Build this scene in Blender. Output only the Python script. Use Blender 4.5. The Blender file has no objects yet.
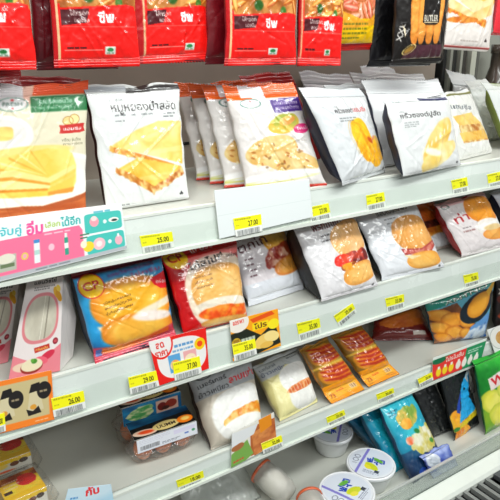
import bpy, math, random
import numpy as np
from mathutils import Vector, Matrix
random.seed(7)
SC = bpy.context.scene
COL = SC.collection
# ------------------------------------------------------------------ camera calibration
F = 600.0; VX, VY = 1212.0, 46.0; CZ = 1.55; CD = 0.8247
pit = math.atan((250-VY)/F); az = math.atan((VX-250)/math.hypot(F, 250-VY))
fh = Vector((math.cos(az), math.sin(az), 0)); RT = Vector((math.sin(az), -math.cos(az), 0))
FW = fh*math.cos(pit)+Vector((0, 0, -math.sin(pit))); UP = RT.cross(FW)
EYE = Vector((0, -CD, CZ))
def ray(x, y): return FW*F+RT*(x-250)+UP*(250-y)
def onY(x, y, Y=0.0):
    r = ray(x, y); return EYE+r*((Y-EYE.y)/r.y)
def onZ(x, y, Z):
    r = ray(x, y); return EYE+r*((Z-EYE.z)/r.z)
def onP(x, y, p, n):
    r = ray(x, y); return EYE+r*((p-EYE).dot(n)/r.dot(n))
cam = bpy.data.cameras.new('camera'); cam.sensor_width = 36; cam.lens = F/500*36; cam.clip_start = 0.02; cam.clip_end = 30
co = bpy.data.objects.new('camera', cam); COL.objects.link(co)
M = Matrix((RT, UP, -FW)).transposed().to_4x4(); M.translation = EYE; co.matrix_world = M
SC.camera = co
# shelf heights: top of surface, bottom of lip, lip lean
SH = {'A': (CZ-.246, CZ-.311), 'B': (CZ-.477, CZ-.551), 'C': (CZ-.733, CZ-.778)}
ZD = CZ-.94
LEAN = .15
def lipP(s, x, y, off=.0015):
    zb = SH[s][1]; n = Vector((0, -1, LEAN)).normalized()
    return onP(x, y, Vector((0, 0, zb))+n*off, n)
# ------------------------------------------------------------------ painter
def hexc(h):
    h = h.lstrip('#'); return np.array([int(h[i:i+2], 16)/255 for i in (0, 2, 4)], np.float32)
def vnoise(h, w, fx, fy, seed):
    rs = np.random.RandomState(seed); g = rs.rand(int(fy)+3, int(fx)+3)
    y = np.linspace(0, fy, h); x = np.linspace(0, fx, w); yi = y.astype(int); xi = x.astype(int)
    yf = y-yi; xf = x-xi; yf = (yf*yf*(3-2*yf))[:, None]; xf = (xf*xf*(3-2*xf))[None, :]
    a = g[yi][:, xi]; b = g[yi][:, xi+1]; c = g[yi+1][:, xi]; d = g[yi+1][:, xi+1]
    return (a*(1-xf)+b*xf)*(1-yf)+(c*(1-xf)+d*xf)*yf
def fbm(h, w, f, seed, o=3, ar=1.0):
    s = 0; t = 0
    for k in range(o):
        s = s+vnoise(h, w, max(1, f*2**k), max(1, f*ar*2**k), seed+k*17)/2**k; t += 1/2**k
    return s/t
_tc = {}
def text_tris(s, bold=0.0):
    k = (s, bold)
    if k in _tc: return _tc[k]
    cu = bpy.data.curves.new('lettering', 'FONT'); cu.body = s; cu.resolution_u = 3; cu.offset = bold*.7; cu.align_x = 'LEFT'
    o = bpy.data.objects.new('lettering', cu); COL.objects.link(o)
    dg = bpy.context.evaluated_depsgraph_get(); me = o.evaluated_get(dg).to_mesh(); me.calc_loop_triangles()
    v = np.zeros(len(me.vertices)*3, np.float32); me.vertices.foreach_get('co', v); v = v.reshape(-1, 3)[:, :2]
    t = np.zeros(len(me.loop_triangles)*3, np.int32); me.loop_triangles.foreach_get('vertices', t)
    r = v[t.reshape(-1, 3)] if len(t) else np.zeros((0, 3, 2), np.float32)
    o.evaluated_get(dg).to_mesh_clear(); bpy.data.objects.remove(o); bpy.data.curves.remove(cu)
    _tc[k] = r
    return r
class Art:
    def __init__(s, w, h, base, asp=None):
        s.W, s.H = w*2, h*2
        s.im = np.ones((s.H, s.W, 3), np.float32)*hexc(base)
        s.u, s.v = np.meshgrid((np.arange(s.W)+.5)/s.W, (np.arange(s.H)+.5)/s.H)
        s.asp = asp or w/h       # physical width / height
    def mix(s, m, c):
        c = hexc(c) if isinstance(c, str) else c
        s.im = s.im*(1-m[..., None])+c*m[..., None]
    def rect(s, a, b, c, d, col, al=1.0): s.mix(((s.u >= a) & (s.u < c) & (s.v >= b) & (s.v < d))*al, col)
    def inell(s, cx, cy, rx, ry, rot=0, pw=2):
        x = (s.u-cx)*s.asp; y = s.v-cy; c, q = math.cos(rot), math.sin(rot)
        X = (x*c+y*q)/(rx*s.asp); Y = (-x*q+y*c)/ry
        return (np.abs(X)**pw+np.abs(Y)**pw)**(1/pw)
    def ell(s, cx, cy, rx, ry, col, rot=0, soft=.03, al=1.0, pw=2):
        d = s.inell(cx, cy, rx, ry, rot, pw); s.mix(np.clip((1-d)/soft+.5, 0, 1)*al, col)
    def ring(s, cx, cy, rx, ry, col, w=.08, rot=0, pw=2):
        d = s.inell(cx, cy, rx, ry, rot, pw); s.mix((np.abs(d-1) < w)*1.0, col)
    def pmask(s, pts):
        m = np.zeros(s.u.shape, bool); n = len(pts)
        for i in range(n):
            (x0, y0), (x1, y1) = pts[i], pts[(i+1) % n]
            if y0 == y1: continue
            c = ((y0 > s.v) != (y1 > s.v)) & (s.u < (x1-x0)*(s.v-y0)/(y1-y0)+x0); m ^= c
        return m
    def poly(s, pts, col, al=1.0): s.mix(s.pmask(pts)*al, col)
    def text(s, t, x, y, h, col, rot=0.0, bold=0.0, w=None, slant=0.0):
        """baseline start (x,y) in uv, h = capital height as fraction of art height, w = forced width in u"""
        tr = text_tris(t, bold)
        if not len(tr): return
        tr = tr.copy(); sc = h*s.H/.7; mx = tr[..., 0].min(); tr[..., 0] -= mx
        sx = sc*(s.W/(s.H*s.asp))
        if w: sx = w*s.W/max(tr[..., 0].max(), 1e-6)
        X = tr[..., 0]*sx+tr[..., 1]*sc*slant; Y = -tr[..., 1]*sc
        k = s.W/(s.H*s.asp); c, q = math.cos(rot), math.sin(rot)
        Xp = x*s.W+(X/k*c+Y*q)*k; Yp = y*s.H+(-X/k*q+Y*c)
        m = np.zeros((s.H, s.W), np.float32)
        for a, b in zip(Xp, Yp):
            x0, x1 = int(max(0, a.min())), int(min(s.W-1, a.max()+1)); y0, y1 = int(max(0, b.min())), int(min(s.H-1, b.max()+1))
            if x1 < x0 or y1 < y0: continue
            gx, gy = np.meshgrid(np.arange(x0, x1+1)+.5, np.arange(y0, y1+1)+.5)
            e = [(a[(i+1) % 3]-a[i])*(gy-b[i])-(b[(i+1) % 3]-b[i])*(gx-a[i]) for i in range(3)]
            ins = ((e[0] >= 0) & (e[1] >= 0) & (e[2] >= 0)) | ((e[0] <= 0) & (e[1] <= 0) & (e[2] <= 0))
            m[y0:y1+1, x0:x1+1] = np.maximum(m[y0:y1+1, x0:x1+1], ins)
        s.mix(m, col)
    def lines(s, x, y, w, n, dy, th, col, seed=1, al=.8):
        rs = np.random.RandomState(seed)
        for k in range(n):
            xx = x
            while xx < x+w*(1 if k < n-1 else .7):
                l = .02+rs.rand()*.05; s.rect(xx, y+k*dy, min(xx+l, x+w), y+k*dy+th, col, al); xx += l+.012
    def barcode(s, a, b, c, d, col='#333333', seed=3):
        rs = np.random.RandomState(seed); x = a
        while x < c:
            w = (.004+rs.rand()*.012)*(c-a)/.6; s.rect(x, b, min(x+w, c), d, col, .85); x += w+(.005+rs.rand()*.012)*(c-a)/.6
    def blob(s, mask, c1, c2, f, seed, ar=1.0, con=2.2, al=1.0):
        """food texture: two print inks mottled by noise"""
        n = fbm(s.H, s.W, f, seed, 3, ar); n = np.clip((n-.5)*con+.5, 0, 1)[..., None]
        c = hexc(c1)*(1-n)+hexc(c2)*n
        m = (mask*al)[..., None]; s.im = s.im*(1-m)+c*m
    def bump_edge(s, cx, cy, rx, ry, rot=0, amp=.06, seed=1, pw=2):
        n = fbm(s.H, s.W, 9, seed, 2); return np.clip((1-s.inell(cx, cy, rx, ry, rot, pw)+(n-.5)*amp*4)/.04, 0, 1)
    def toast(s, pts, seed, c=('#f7dd8e', '#eebb52'), crust='#c9803a', fold=8):
        m = s.pmask(pts)*1.0; s.blob(m, c[0], c[1], 5, seed)
        cx = sum(p[0] for p in pts)/len(pts); cy = sum(p[1] for p in pts)/len(pts)
        a = np.arctan2(s.v-pts[0][1]-.1, s.u-pts[0][0]+.2); st = (np.sin(a*fold*4+seed) > .75)*m*.3
        s.mix(st, '#fff2c4')
    def fill_line(s, x0, y0, x1, y1, w, c1, c2, seed, f=26):
        dx, dy = x1-x0, y1-y0; L = math.hypot(dx, dy); t = ((s.u-x0)*dx+(s.v-y0)*dy)/L**2
        d = np.abs((s.u-x0)*dy-(s.v-y0)*dx)/L; n = fbm(s.H, s.W, f, seed, 2)
        m = ((t > 0) & (t < 1) & (d < w*(.5+n)))*1.0; s.blob(m, c1, c2, f, seed+3, con=3)
    def bun(s, cx, cy, rx, ry, c='#e9ab55', c2='#c9782c', rot=0, seed=1, pw=2.3, hi='#f6cf8a'):
        d = s.inell(cx, cy, rx, ry, rot, pw); m = np.clip((1-d)/.04, 0, 1)
        s.blob(m, c, hi, 4, seed, con=1.6); s.mix(np.clip((d-.62)/.38, 0, 1)*m*.75, c2)
    def soften(s, k):
        k = max(1, int(k*s.W)); 
        for ax in (0, 1):
            for _ in range(2):
                p = np.pad(s.im, [(k, k) if a == ax else (0, 0) for a in range(3)], mode='edge'); c = np.cumsum(p, ax); c = np.concatenate([np.zeros_like(np.take(c, [0], ax)), c], ax); n = s.im.shape[ax]
                s.im = ((np.take(c, np.arange(2*k+1, 2*k+1+n), ax)-np.take(c, np.arange(n), ax))/(2*k+1)).astype(np.float32)
    def out(s):
        im = s.im.reshape(s.H//2, 2, s.W//2, 2, 3).mean((1, 3)); l = im.mean(-1, keepdims=True); return np.clip(l+(im-l)*1.2, 0, 1)
def lin(c): c = np.asarray(c, np.float32); return np.where(c <= .04045, c/12.92, ((c+.055)/1.055)**2.4)
# ------------------------------------------------------------------ materials
def mat(name, build):
    m = bpy.data.materials.new(name); m.use_nodes = True; nt = m.node_tree; nt.nodes.clear()
    out = nt.nodes.new('ShaderNodeOutputMaterial'); build(nt, out); return m
def N(nt, t, **k):
    n = nt.nodes.new(t)
    for a, b in k.items():
        if a in n.inputs: n.inputs[a].default_value = b
        else: setattr(n, a, b)
    return n
def P(nt, out, col=None, rough=.5, coat=0., metal=0., spec=.5, **k):
    b = nt.nodes.new('ShaderNodeBsdfPrincipled'); b.inputs['Roughness'].default_value = rough
    b.inputs['Coat Weight'].default_value = coat; b.inputs['Coat Roughness'].default_value = .06; b.inputs['Metallic'].default_value = metal
    b.inputs['Specular IOR Level'].default_value = spec
    if col is not None: b.inputs['Base Color'].default_value = (*[float(x) for x in lin(hexc(col))], 1)
    for a, v in k.items(): b.inputs[a].default_value = v
    nt.links.new(b.outputs[0], out.inputs[0]); return b
def crinkle(nt, b, sc, st, coat_too=True, warp=3.0):
    tc = N(nt, 'ShaderNodeTexCoord'); n1 = N(nt, 'ShaderNodeTexNoise'); n1.inputs['Scale'].default_value = sc; n1.inputs['Detail'].default_value = 3; n1.inputs['Distortion'].default_value = warp
    mp = N(nt, 'ShaderNodeMapping'); mp.inputs['Scale'].default_value = (1, 1, .6)
    nt.links.new(tc.outputs['Object'], mp.inputs[0]); nt.links.new(mp.outputs[0], n1.inputs['Vector'])
    m = N(nt, 'ShaderNodeMath', operation='SUBTRACT'); m.inputs[1].default_value = .5; nt.links.new(n1.outputs['Fac'], m.inputs[0])
    a = N(nt, 'ShaderNodeMath', operation='ABSOLUTE'); nt.links.new(m.outputs[0], a.inputs[0])
    bp = N(nt, 'ShaderNodeBump'); bp.inputs['Strength'].default_value = st; bp.inputs['Distance'].default_value = .006
    nt.links.new(a.outputs[0], bp.inputs['Height'])
    if coat_too: nt.links.new(bp.outputs[0], b.inputs['Coat Normal'])
    bp2 = N(nt, 'ShaderNodeBump'); bp2.inputs['Strength'].default_value = st*.35; bp2.inputs['Distance'].default_value = .006
    nt.links.new(a.outputs[0], bp2.inputs['Height']); nt.links.new(bp2.outputs[0], b.inputs['Normal'])
def film(name, sc=14, st=.5, rough=.35, coat=1., col=None, em=None):
    def f(nt, out):
        b = P(nt, out, col, rough, coat)
        if col is None:
            at = N(nt, 'ShaderNodeVertexColor'); at.layer_name = 'Col'; nt.links.new(at.outputs[0], b.inputs['Base Color'])
        if st: crinkle(nt, b, sc, st)
    return mat(name, f)
M_FILM = film('printed_film', 12, .3)
M_SOFT = film('printed_matte_film', 11, .45, .5, .35)
M_CRISP = film('printed_clear_wrap', 12, .24, .35, 1.)
M_CARD = film('printed_card', st=0, rough=.45, coat=.15)
_pc = {}
def plain(col, rough=.4, coat=.6, st=.4, metal=0.):
    k = (col, rough, coat, st, metal)
    if k not in _pc:
        def f(nt, out):
            b = P(nt, out, col, rough, coat, metal)
            if st: crinkle(nt, b, 14, st)
        _pc[k] = mat('plain_'+col.strip('#'), f)
    return _pc[k]
def enamel(name, col, rough=.35):
    def f(nt, out):
        b = P(nt, out, None, rough, .2)
        tc = N(nt, 'ShaderNodeTexCoord'); n = N(nt, 'ShaderNodeTexNoise'); n.inputs['Scale'].default_value = 9; n.inputs['Detail'].default_value = 5
        nt.links.new(tc.outputs['Object'], n.inputs['Vector'])
        r = N(nt, 'ShaderNodeValToRGB'); c = lin(hexc(col)); e = r.color_ramp.elements
        e[0].position = .3; e[0].color = (*[float(x*.9) for x in c], 1); e[1].position = .7; e[1].color = (*[float(x) for x in c], 1)
        nt.links.new(n.outputs['Fac'], r.inputs[0]); nt.links.new(r.outputs[0], b.inputs['Base Color'])
        r2 = N(nt, 'ShaderNodeMapRange'); r2.inputs['To Min'].default_value = rough*.8; r2.inputs['To Max'].default_value = rough*1.3
        nt.links.new(n.outputs['Fac'], r2.inputs['Value']); nt.links.new(r2.outputs[0], b.inputs['Roughness'])
    return mat(name, f)
M_SHELF = enamel('shelf_enamel', '#d2d3ca'); M_LIP = enamel('ticket_strip_plastic', '#e6eee8', .25); M_BACK = enamel('case_liner', '#b5a99c', .45)
M_EDGE = enamel('strip_edge_plastic', '#eef3ea', .2); M_DARK = plain('#1b1b1d', .5, .2, 0); M_METAL = enamel('grille_metal', '#8d908d', .3)
def clear(name, tint='#ffffff', gl=.12, rough=.06, st=.0, sc=25, haze=0., hazecol='#ffffff'):
    def f(nt, out):
        t = N(nt, 'ShaderNodeBsdfTransparent'); t.inputs[0].default_value = (*[float(x) for x in lin(hexc(tint))], 1)
        g = N(nt, 'ShaderNodeBsdfGlossy'); g.inputs['Roughness'].default_value = rough
        fr = N(nt, 'ShaderNodeLayerWeight'); pw_ = N(nt, 'ShaderNodeMath', operation='POWER'); pw_.inputs[1].default_value = 4.; nt.links.new(fr.outputs['Facing'], pw_.inputs[0])
        ad = N(nt, 'ShaderNodeMath', operation='MULTIPLY_ADD'); ad.inputs[1].default_value = .6; ad.inputs[2].default_value = gl; nt.links.new(pw_.outputs[0], ad.inputs[0])
        mx = N(nt, 'ShaderNodeMixShader'); nt.links.new(ad.outputs[0], mx.inputs[0]); nt.links.new(t.outputs[0], mx.inputs[1]); nt.links.new(g.outputs[0], mx.inputs[2])
        last = mx
        if haze:
            d = N(nt, 'ShaderNodeBsdfDiffuse'); d.inputs[0].default_value = (*[float(x) for x in lin(hexc(hazecol))], 1)
            m2 = N(nt, 'ShaderNodeMixShader'); m2.inputs[0].default_value = haze; nt.links.new(mx.outputs[0], m2.inputs[1]); nt.links.new(d.outputs[0], m2.inputs[2]); last = m2
        if st:
            tc = N(nt, 'ShaderNodeTexCoord'); n = N(nt, 'ShaderNodeTexNoise'); n.inputs['Scale'].default_value = sc; n.inputs['Distortion'].default_value = 2.5
            nt.links.new(tc.outputs['Object'], n.inputs['Vector']); bp = N(nt, 'ShaderNodeBump'); bp.inputs['Strength'].default_value = st; bp.inputs['Distance'].default_value = .01
            nt.links.new(n.outputs['Fac'], bp.inputs['Height']); nt.links.new(bp.outputs[0], g.inputs['Normal']); nt.links.new(bp.outputs[0], fr.inputs['Normal'])
        nt.links.new(last.outputs[0], out.inputs[0])
    return mat(name, f)
M_CLEAR = clear('clear_acrylic', '#f6faf8', .10, .1, 0, 25, .17, '#cfd8d4')
M_COVER = clear('strip_cover', '#fdfefd', .02, .1)
M_WRAP = clear('clear_wrap', '#fdfdfd', .05, .1, .9, 22, .03)
M_HAZY = clear('hazy_bag', '#f6f8f6', .12, .15, 1., 26, .38, '#eef2ee')
# ------------------------------------------------------------------ mesh helpers
def link(name, me, parent=None, loc=None):
    o = bpy.data.objects.new(name, me); COL.objects.link(o)
    if parent is not None: o.parent = parent
    if loc is not None: o.location = loc
    return o
def tag(o, label, cat, group=None, kind=None):
    if label: o['label'] = label
    if cat: o['category'] = cat
    if group: o['group'] = group
    if kind: o['kind'] = kind
    return o
def root(name, loc, label, cat, group=None):
    o = bpy.data.objects.new(name, None); o.empty_display_size = .02; COL.objects.link(o); o.location = loc; bpy.context.view_layer.update()
    return tag(o, label, cat, group)
def mesh(name, vs, fs, mats, parent=None, origin=None, midx=None, cols=None, smooth=True):
    """vs (N,3) world; origin subtracted"""
    vs = np.asarray(vs, np.float32); og = np.array(origin if origin is not None else (0, 0, 0), np.float32)
    me = bpy.data.meshes.new(name)
    n = len(vs); lens = np.array([len(f) for f in fs], np.int32); loops = np.fromiter((i for f in fs for i in f), np.int32)
    me.vertices.add(n); me.vertices.foreach_set('co', (vs-og).ravel())
    me.loops.add(len(loops)); me.loops.foreach_set('vertex_index', loops)
    me.polygons.add(len(fs)); st = np.concatenate(([0], np.cumsum(lens)[:-1])).astype(np.int32)
    me.polygons.foreach_set('loop_start', st); me.polygons.foreach_set('loop_total', lens)
    if midx is not None: me.polygons.foreach_set('material_index', np.asarray(midx, np.int32))
    me.polygons.foreach_set('use_smooth', np.full(len(fs), smooth))
    if cols is not None:
        ca = me.color_attributes.new('Col', 'FLOAT_COLOR', 'POINT'); c4 = np.ones((n, 4), np.float32); c4[:, :3] = lin(cols); ca.data.foreach_set('color', c4.ravel())
    for m in (mats if isinstance(mats, (list, tuple)) else [mats]): me.materials.append(m)
    me.update(); me.validate()
    return link(name, me, parent, None if parent is not None else origin)
def box(name, lo, hi, m, parent=None, origin=None, bev=.001, smooth=False):
    import bmesh
    bm = bmesh.new(); bmesh.ops.create_cube(bm, size=1); lo, hi = Vector(lo), Vector(hi); c = (lo+hi)/2; d = hi-lo
    for v in bm.verts: v.co = Vector((v.co.x*d.x, v.co.y*d.y, v.co.z*d.z))+c-Vector(origin or (0, 0, 0))
    if bev: bmesh.ops.bevel(bm, geom=bm.edges[:], offset=bev, segments=2, affect='EDGES', profile=.5)
    me = bpy.data.meshes.new(name); bm.to_mesh(me); bm.free(); me.materials.append(m)
    return link(name, me, parent, None if parent is not None else origin)
def prof(name, pts, x0, x1, m, parent, origin):
    """extrude a closed (y,z) profile along X"""
    n = len(pts); vs = [(x0, y, z) for y, z in pts]+[(x1, y, z) for y, z in pts]
    fs = [(i, (i+1) % n, n+(i+1) % n, n+i) for i in range(n)]+[tuple(range(n))[::-1], tuple(range(n, 2*n))]
    return mesh(name, vs, fs, m, parent, origin, smooth=False)
def lathe(name, prof_, m, parent, origin, axis=Vector((0, 0, 1)), base=None, seg=48, cols=None):
    ax = axis.normalized(); a = ax.orthogonal().normalized(); b = ax.cross(a); base = base or origin
    vs = []; k = len(prof_)
    for r, h in prof_:
        for s in range(seg):
            t = 2*math.pi*s/seg; vs.append(tuple(base+ax*h+(a*math.cos(t)+b*math.sin(t))*r))
    fs = [(i*seg+s, i*seg+(s+1) % seg, (i+1)*seg+(s+1) % seg, (i+1)*seg+s) for i in range(k-1) for s in range(seg)]
    return mesh(name, vs, fs, m, parent, origin)
def grid_faces(nu, nv, base=0, closed=False):
    i = np.arange(nv-1)[:, None]*nu; j = np.arange(nu-1)[None, :]; a = (i+j+base).ravel()
    return np.stack([a, a+nu, a+nu+1, a+1], 1)
# ------------------------------------------------------------------ soft pack / flat sheet builder
def quad(px, Z, lean, up_extra=0.):
    """four picture corners TL,TR,BR,BL -> world corners: bottom edge on the surface Z, face leaning back by LEAN degrees"""
    TL, TR, BR, BL = px; bl = onZ(*BL, Z); br = onZ(*BR, Z)
    u = (br-bl).normalized(); nh = Vector((u.y, -u.x, 0)).normalized()
    if nh.y > 0: nh = -nh
    a = math.radians(lean); up = Vector((0, 0, 1))*math.cos(a)-nh*math.sin(a); n = u.cross(up).normalized()
    return [onP(*TL, bl, n), onP(*TR, bl, n), br, bl]
def fields(Q, nu, nv, v0=0., v1=1.):
    TL, TR, BR, BL = [np.array(q, np.float32) for q in Q]
    u = np.linspace(0, 1, nu)[None, :, None]; v = np.linspace(v0, v1, nv)[:, None, None]
    p = (TL*(1-u)+TR*u)*(1-v)+(BL*(1-u)+BR*u)*v
    n = np.cross(TR-TL+BR-BL, TL-BL+TR-BR); n /= np.linalg.norm(n)
    return p, n, u[..., 0], v[..., 0]
def closed_sheet(name, P0, n, C, back_off, mats, parent, origin, rings=((1., .5), (.94, 1.), (.5, 1.0)), bprof=None, zmin=None):
    """front grid P0 (nv,nu,3) closed behind with shrinking rings; returns object"""
    nv, nu, _ = P0.shape; vs = [P0.reshape(-1, 3)]; fs = [grid_faces(nu, nv)]; mi = [np.zeros(len(fs[0]), np.int32)]
    loop = np.array([i for i in range(nu)]+[r*nu+nu-1 for r in range(1, nv)]+[(nv-1)*nu+i for i in range(nu-2, -1, -1)]+[r*nu for r in range(nv-2, 0, -1)])
    L = len(loop); pts = vs[0][loop]; cen = pts.mean(0); wv = loop//nu/(nv-1)
    pf = bprof(wv)[:, None] if bprof is not None else np.ones((L, 1))
    prev = loop; base = nu*nv
    for sh, dp in rings:
        q = cen+(pts-cen)*sh-n*back_off*dp*(pf if sh > .8 else np.maximum(pf, .8))
        vs.append(q); cur = base+np.arange(L); base += L
        nx = np.roll(cur, -1); pn = np.roll(prev, -1)
        fs.append(np.stack([prev, pn, nx, cur], 1)); mi.append(np.ones(L, np.int32)); prev = cur
    vs.append((cen-n*back_off)[None, :]); ci = base
    tri = [(int(prev[k]), int(prev[(k+1) % L]), ci) for k in range(L)]
    faces = [tuple(f) for g in fs for f in g.tolist()]+tri
    midx = np.concatenate(mi+[np.ones(L, np.int32)])
    V = np.concatenate(vs)
    if zmin is not None: V[:, 2] = np.maximum(V[:, 2], zmin)
    cols = np.ones((len(V), 3), np.float32)*.5; cols[:nu*nv] = C.reshape(-1, 3)
    return mesh(name, V, faces, mats, parent, origin, midx, cols)
def pack(name, label, cat, Q, art, group=None, tf=.008, tb=.025, back='#e9e9ea', seals=(.07, .06), wr=.0012, seed=1, res=None, m=None, shape=4., zig=.004, curl=.006, backrough=.35, wf=7, bmat=None, cr=.0011, ncr=12):
    m = m or M_FILM; TL, TR, BR, BL = Q
    w = ((TR-TL).length+(BR-BL).length)/2; h = ((TL-BL).length+(TR-BR).length)/2
    dist = ((TL+BR)/2-EYE).length; pxw = w/dist*600*1.45; nu = int(min(150, max(30, pxw))); nv = int(min(190, max(30, pxw*h/w)))
    if res: nu, nv = int(nu*res), int(nv*res)
    A = Art(nu, nv, '#ffffff', w/h); art(A); C = A.out()
    org = (BL+BR)/2; r = root(name, org, label, cat, group); bm_ = bmat or plain(back, .5, .15, .3)
    s0, s1 = seals; r0, r1 = int(round(s0*(nv-1))), int(round((1-s1)*(nv-1)))
    P0, n, u, v = fields(Q, nu, nv)
    vv = np.clip((np.arange(nv)-r0)/max(1, r1-r0), 0, 1)[:, None]
    pv = np.clip(1-np.abs(2*vv-1)**5, 0, 1)**.6; pu = np.clip(1-np.abs(2*u-1)**shape, 0, 1)**.65
    if m is M_CRISP: cr, ncr, wr = cr*.75, int(ncr*1.5), wr*.55
    nz = fbm(nv, nu, wf, seed, 3, h/w); rid = 1-np.abs(nz-.5)*4
    endf = np.clip(1-np.minimum(vv, 1-vv)*4, 0, 1); rad = vnoise(nv, nu, 16, 2, seed+5)-.5
    side = np.minimum(1, 6*np.minimum(u, 1-u)+.15)
    disp = tf*pu*pv+wr*rid*pv*side+wr*2.2*rad*endf*np.minimum(1, pv*2+.2)*side
    rs = np.random.RandomState(seed+77); uw = u*w; vw = v*h
    for k in range(ncr):
        cx, cy = rs.rand()*w, (.1+.8*rs.rand())*h; an = rs.choice([.6, .9, 1.2, 1.9, 2.3, 2.6])+rs.randn()*.15; L = (.12+.3*rs.rand())*h; wd = .0016+.0022*rs.rand()
        if k % 3 == 0: cy = (.06 if rs.rand() < .5 else .94)*h; an = 1.57+rs.randn()*.35
        t = (uw-cx)*math.cos(an)+(vw-cy)*math.sin(an); d = -(uw-cx)*math.sin(an)+(vw-cy)*math.cos(an)+.02*t*t/L
        disp = disp+cr*(1 if rs.rand() < .6 else -.8)*np.exp(-(d/wd)**2)*np.exp(-(t/L)**4)*side*np.clip(pv*2, 0, 1)
    ue = np.abs(2*u-1)**6*np.sign(2*u-1)      # sides pull in a little where the pack bulges
    X = np.array((TR-TL).normalized()); P1 = P0+n*disp[..., None]-X*(ue*pv*.03*w)[..., None]*.5
    eu = (np.abs(2*u-1)**8*np.sign(2*u-1))*.0035*(vnoise(nv, 2, 1, 9, seed+41)[:, :1]-.35); ev = .004*(vnoise(1, nu, 7, 1, seed+43)-.5)*(np.abs(2*v-1)**8)*np.sign(.5-v)
    up0 = np.array(((TL+TR)/2-(BL+BR)/2).normalized()); P1 = P1-X*eu[..., None]+up0*(ev*(v < .5))[..., None]; P0 = P0+up0*(ev*(v < .5))[..., None]-X*eu[..., None]
    zmn = min(BL.z, BR.z)+.0006
    bp = lambda wv: np.clip(1-np.abs(2*wv-1)**6, 0, 1)**.7
    closed_sheet('pouch', P1[r0:r1+1], n, C[r0:r1+1], tb, [m, bm_], r, org, bprof=bp, zmin=zmn)
    up = np.array(((TL+TR)/2-(BL+BR)/2).normalized())
    for nm, a, b, sg in (('top_seal', 0, r0, 1), ('bottom_seal', r1, nv-1, -1)):
        if b-a < 2: continue
        k = b-a+1; S = P0[a:b+1].copy(); t = (np.linspace(1, 0, k) if sg > 0 else np.linspace(0, 1, k))[:, None]
        S += -X*(np.abs(2*u-1)**6*np.sign(2*u-1)*.0)[..., None]
        crimp = .0007*np.sin(np.arange(k)*2.1)[:, None]+.0022*(vnoise(k, nu, 7, 1, seed+9)-.5)*t
        S += n*(crimp-curl*t**1.5-.0006)[..., None]
        tri = np.abs(((u*w/.006) % 1)-.5)*2; S += up*(zig*tri*sg*(t > .98))[..., None]
        if nm == 'top_seal': S += up*(.006*(vnoise(1, nu, 5, 1, seed+3)-.5)*t)[..., None]
        closed_sheet(nm, S, n, C[a:b+1], .0008, [m, bm_], r, org, rings=((1., 1.), (.9, 1.)), zmin=zmn)
    return r
def sheet(name, label, cat, Q, art, group=None, th=.0007, k=2.6, back='#e8e8e4', m=None, parent=None, bow=0.):
    TL, TR, BR, BL = Q; w = ((TR-TL).length+(BR-BL).length)/2; h = ((TL-BL).length+(TR-BR).length)/2
    dist = ((TL+BR)/2-EYE).length; pxw = w/dist*600*k; nu = int(min(230, max(14, pxw))); nv = int(min(160, max(12, pxw*h/w)))
    A = Art(nu, nv, '#ffffff', w/h); art(A); P0, n, u, v = fields(Q, nu, nv)
    if bow: P0 = P0+n*(bow*np.sin(u*math.pi))[..., None]
    org = (BL+BR)/2 if parent is None else parent.location
    o = closed_sheet(name, P0, n, A.out(), th, [m or M_CARD, plain(back, .5, .1, 0)], parent, org, rings=((1., 1.), (.6, 1.)))
    if parent is None: tag(o, label, cat, group)
    return o
def shift(Q, d): d = Vector(d); return [q+d for q in Q]
def clone(r, d, label, group=None, cat=None):
    c = r.copy(); COL.objects.link(c); c.location = r.location+Vector(d); c['label'] = label
    if group: c['group'] = group
    for ch in list(r.children):
        e = ch.copy(); COL.objects.link(e); e.parent = c
        for g in ch.children:
            f = g.copy(); COL.objects.link(f); f.parent = e
    return c
# ================================================================== THE CASE (setting and shelves)
XL, XR = -.25, 1.95
YB = .31
def struct(o): o['kind'] = 'structure'; return o
struct(box('floor', (-1.2, -2.6, -.02), (3.2, 1.0, 0), enamel('floor_tile', '#8f8a80', .3), bev=0))
struct(box('wall_back', (-1.2, YB, 0), (1.345, YB+.04, 2.3), M_BACK, bev=0))
struct(box('wall_end', (1.345, YB+.03, 0), (3.2, YB+.07, 2.3), enamel('end_liner', '#8d9088', .3), bev=0))
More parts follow.
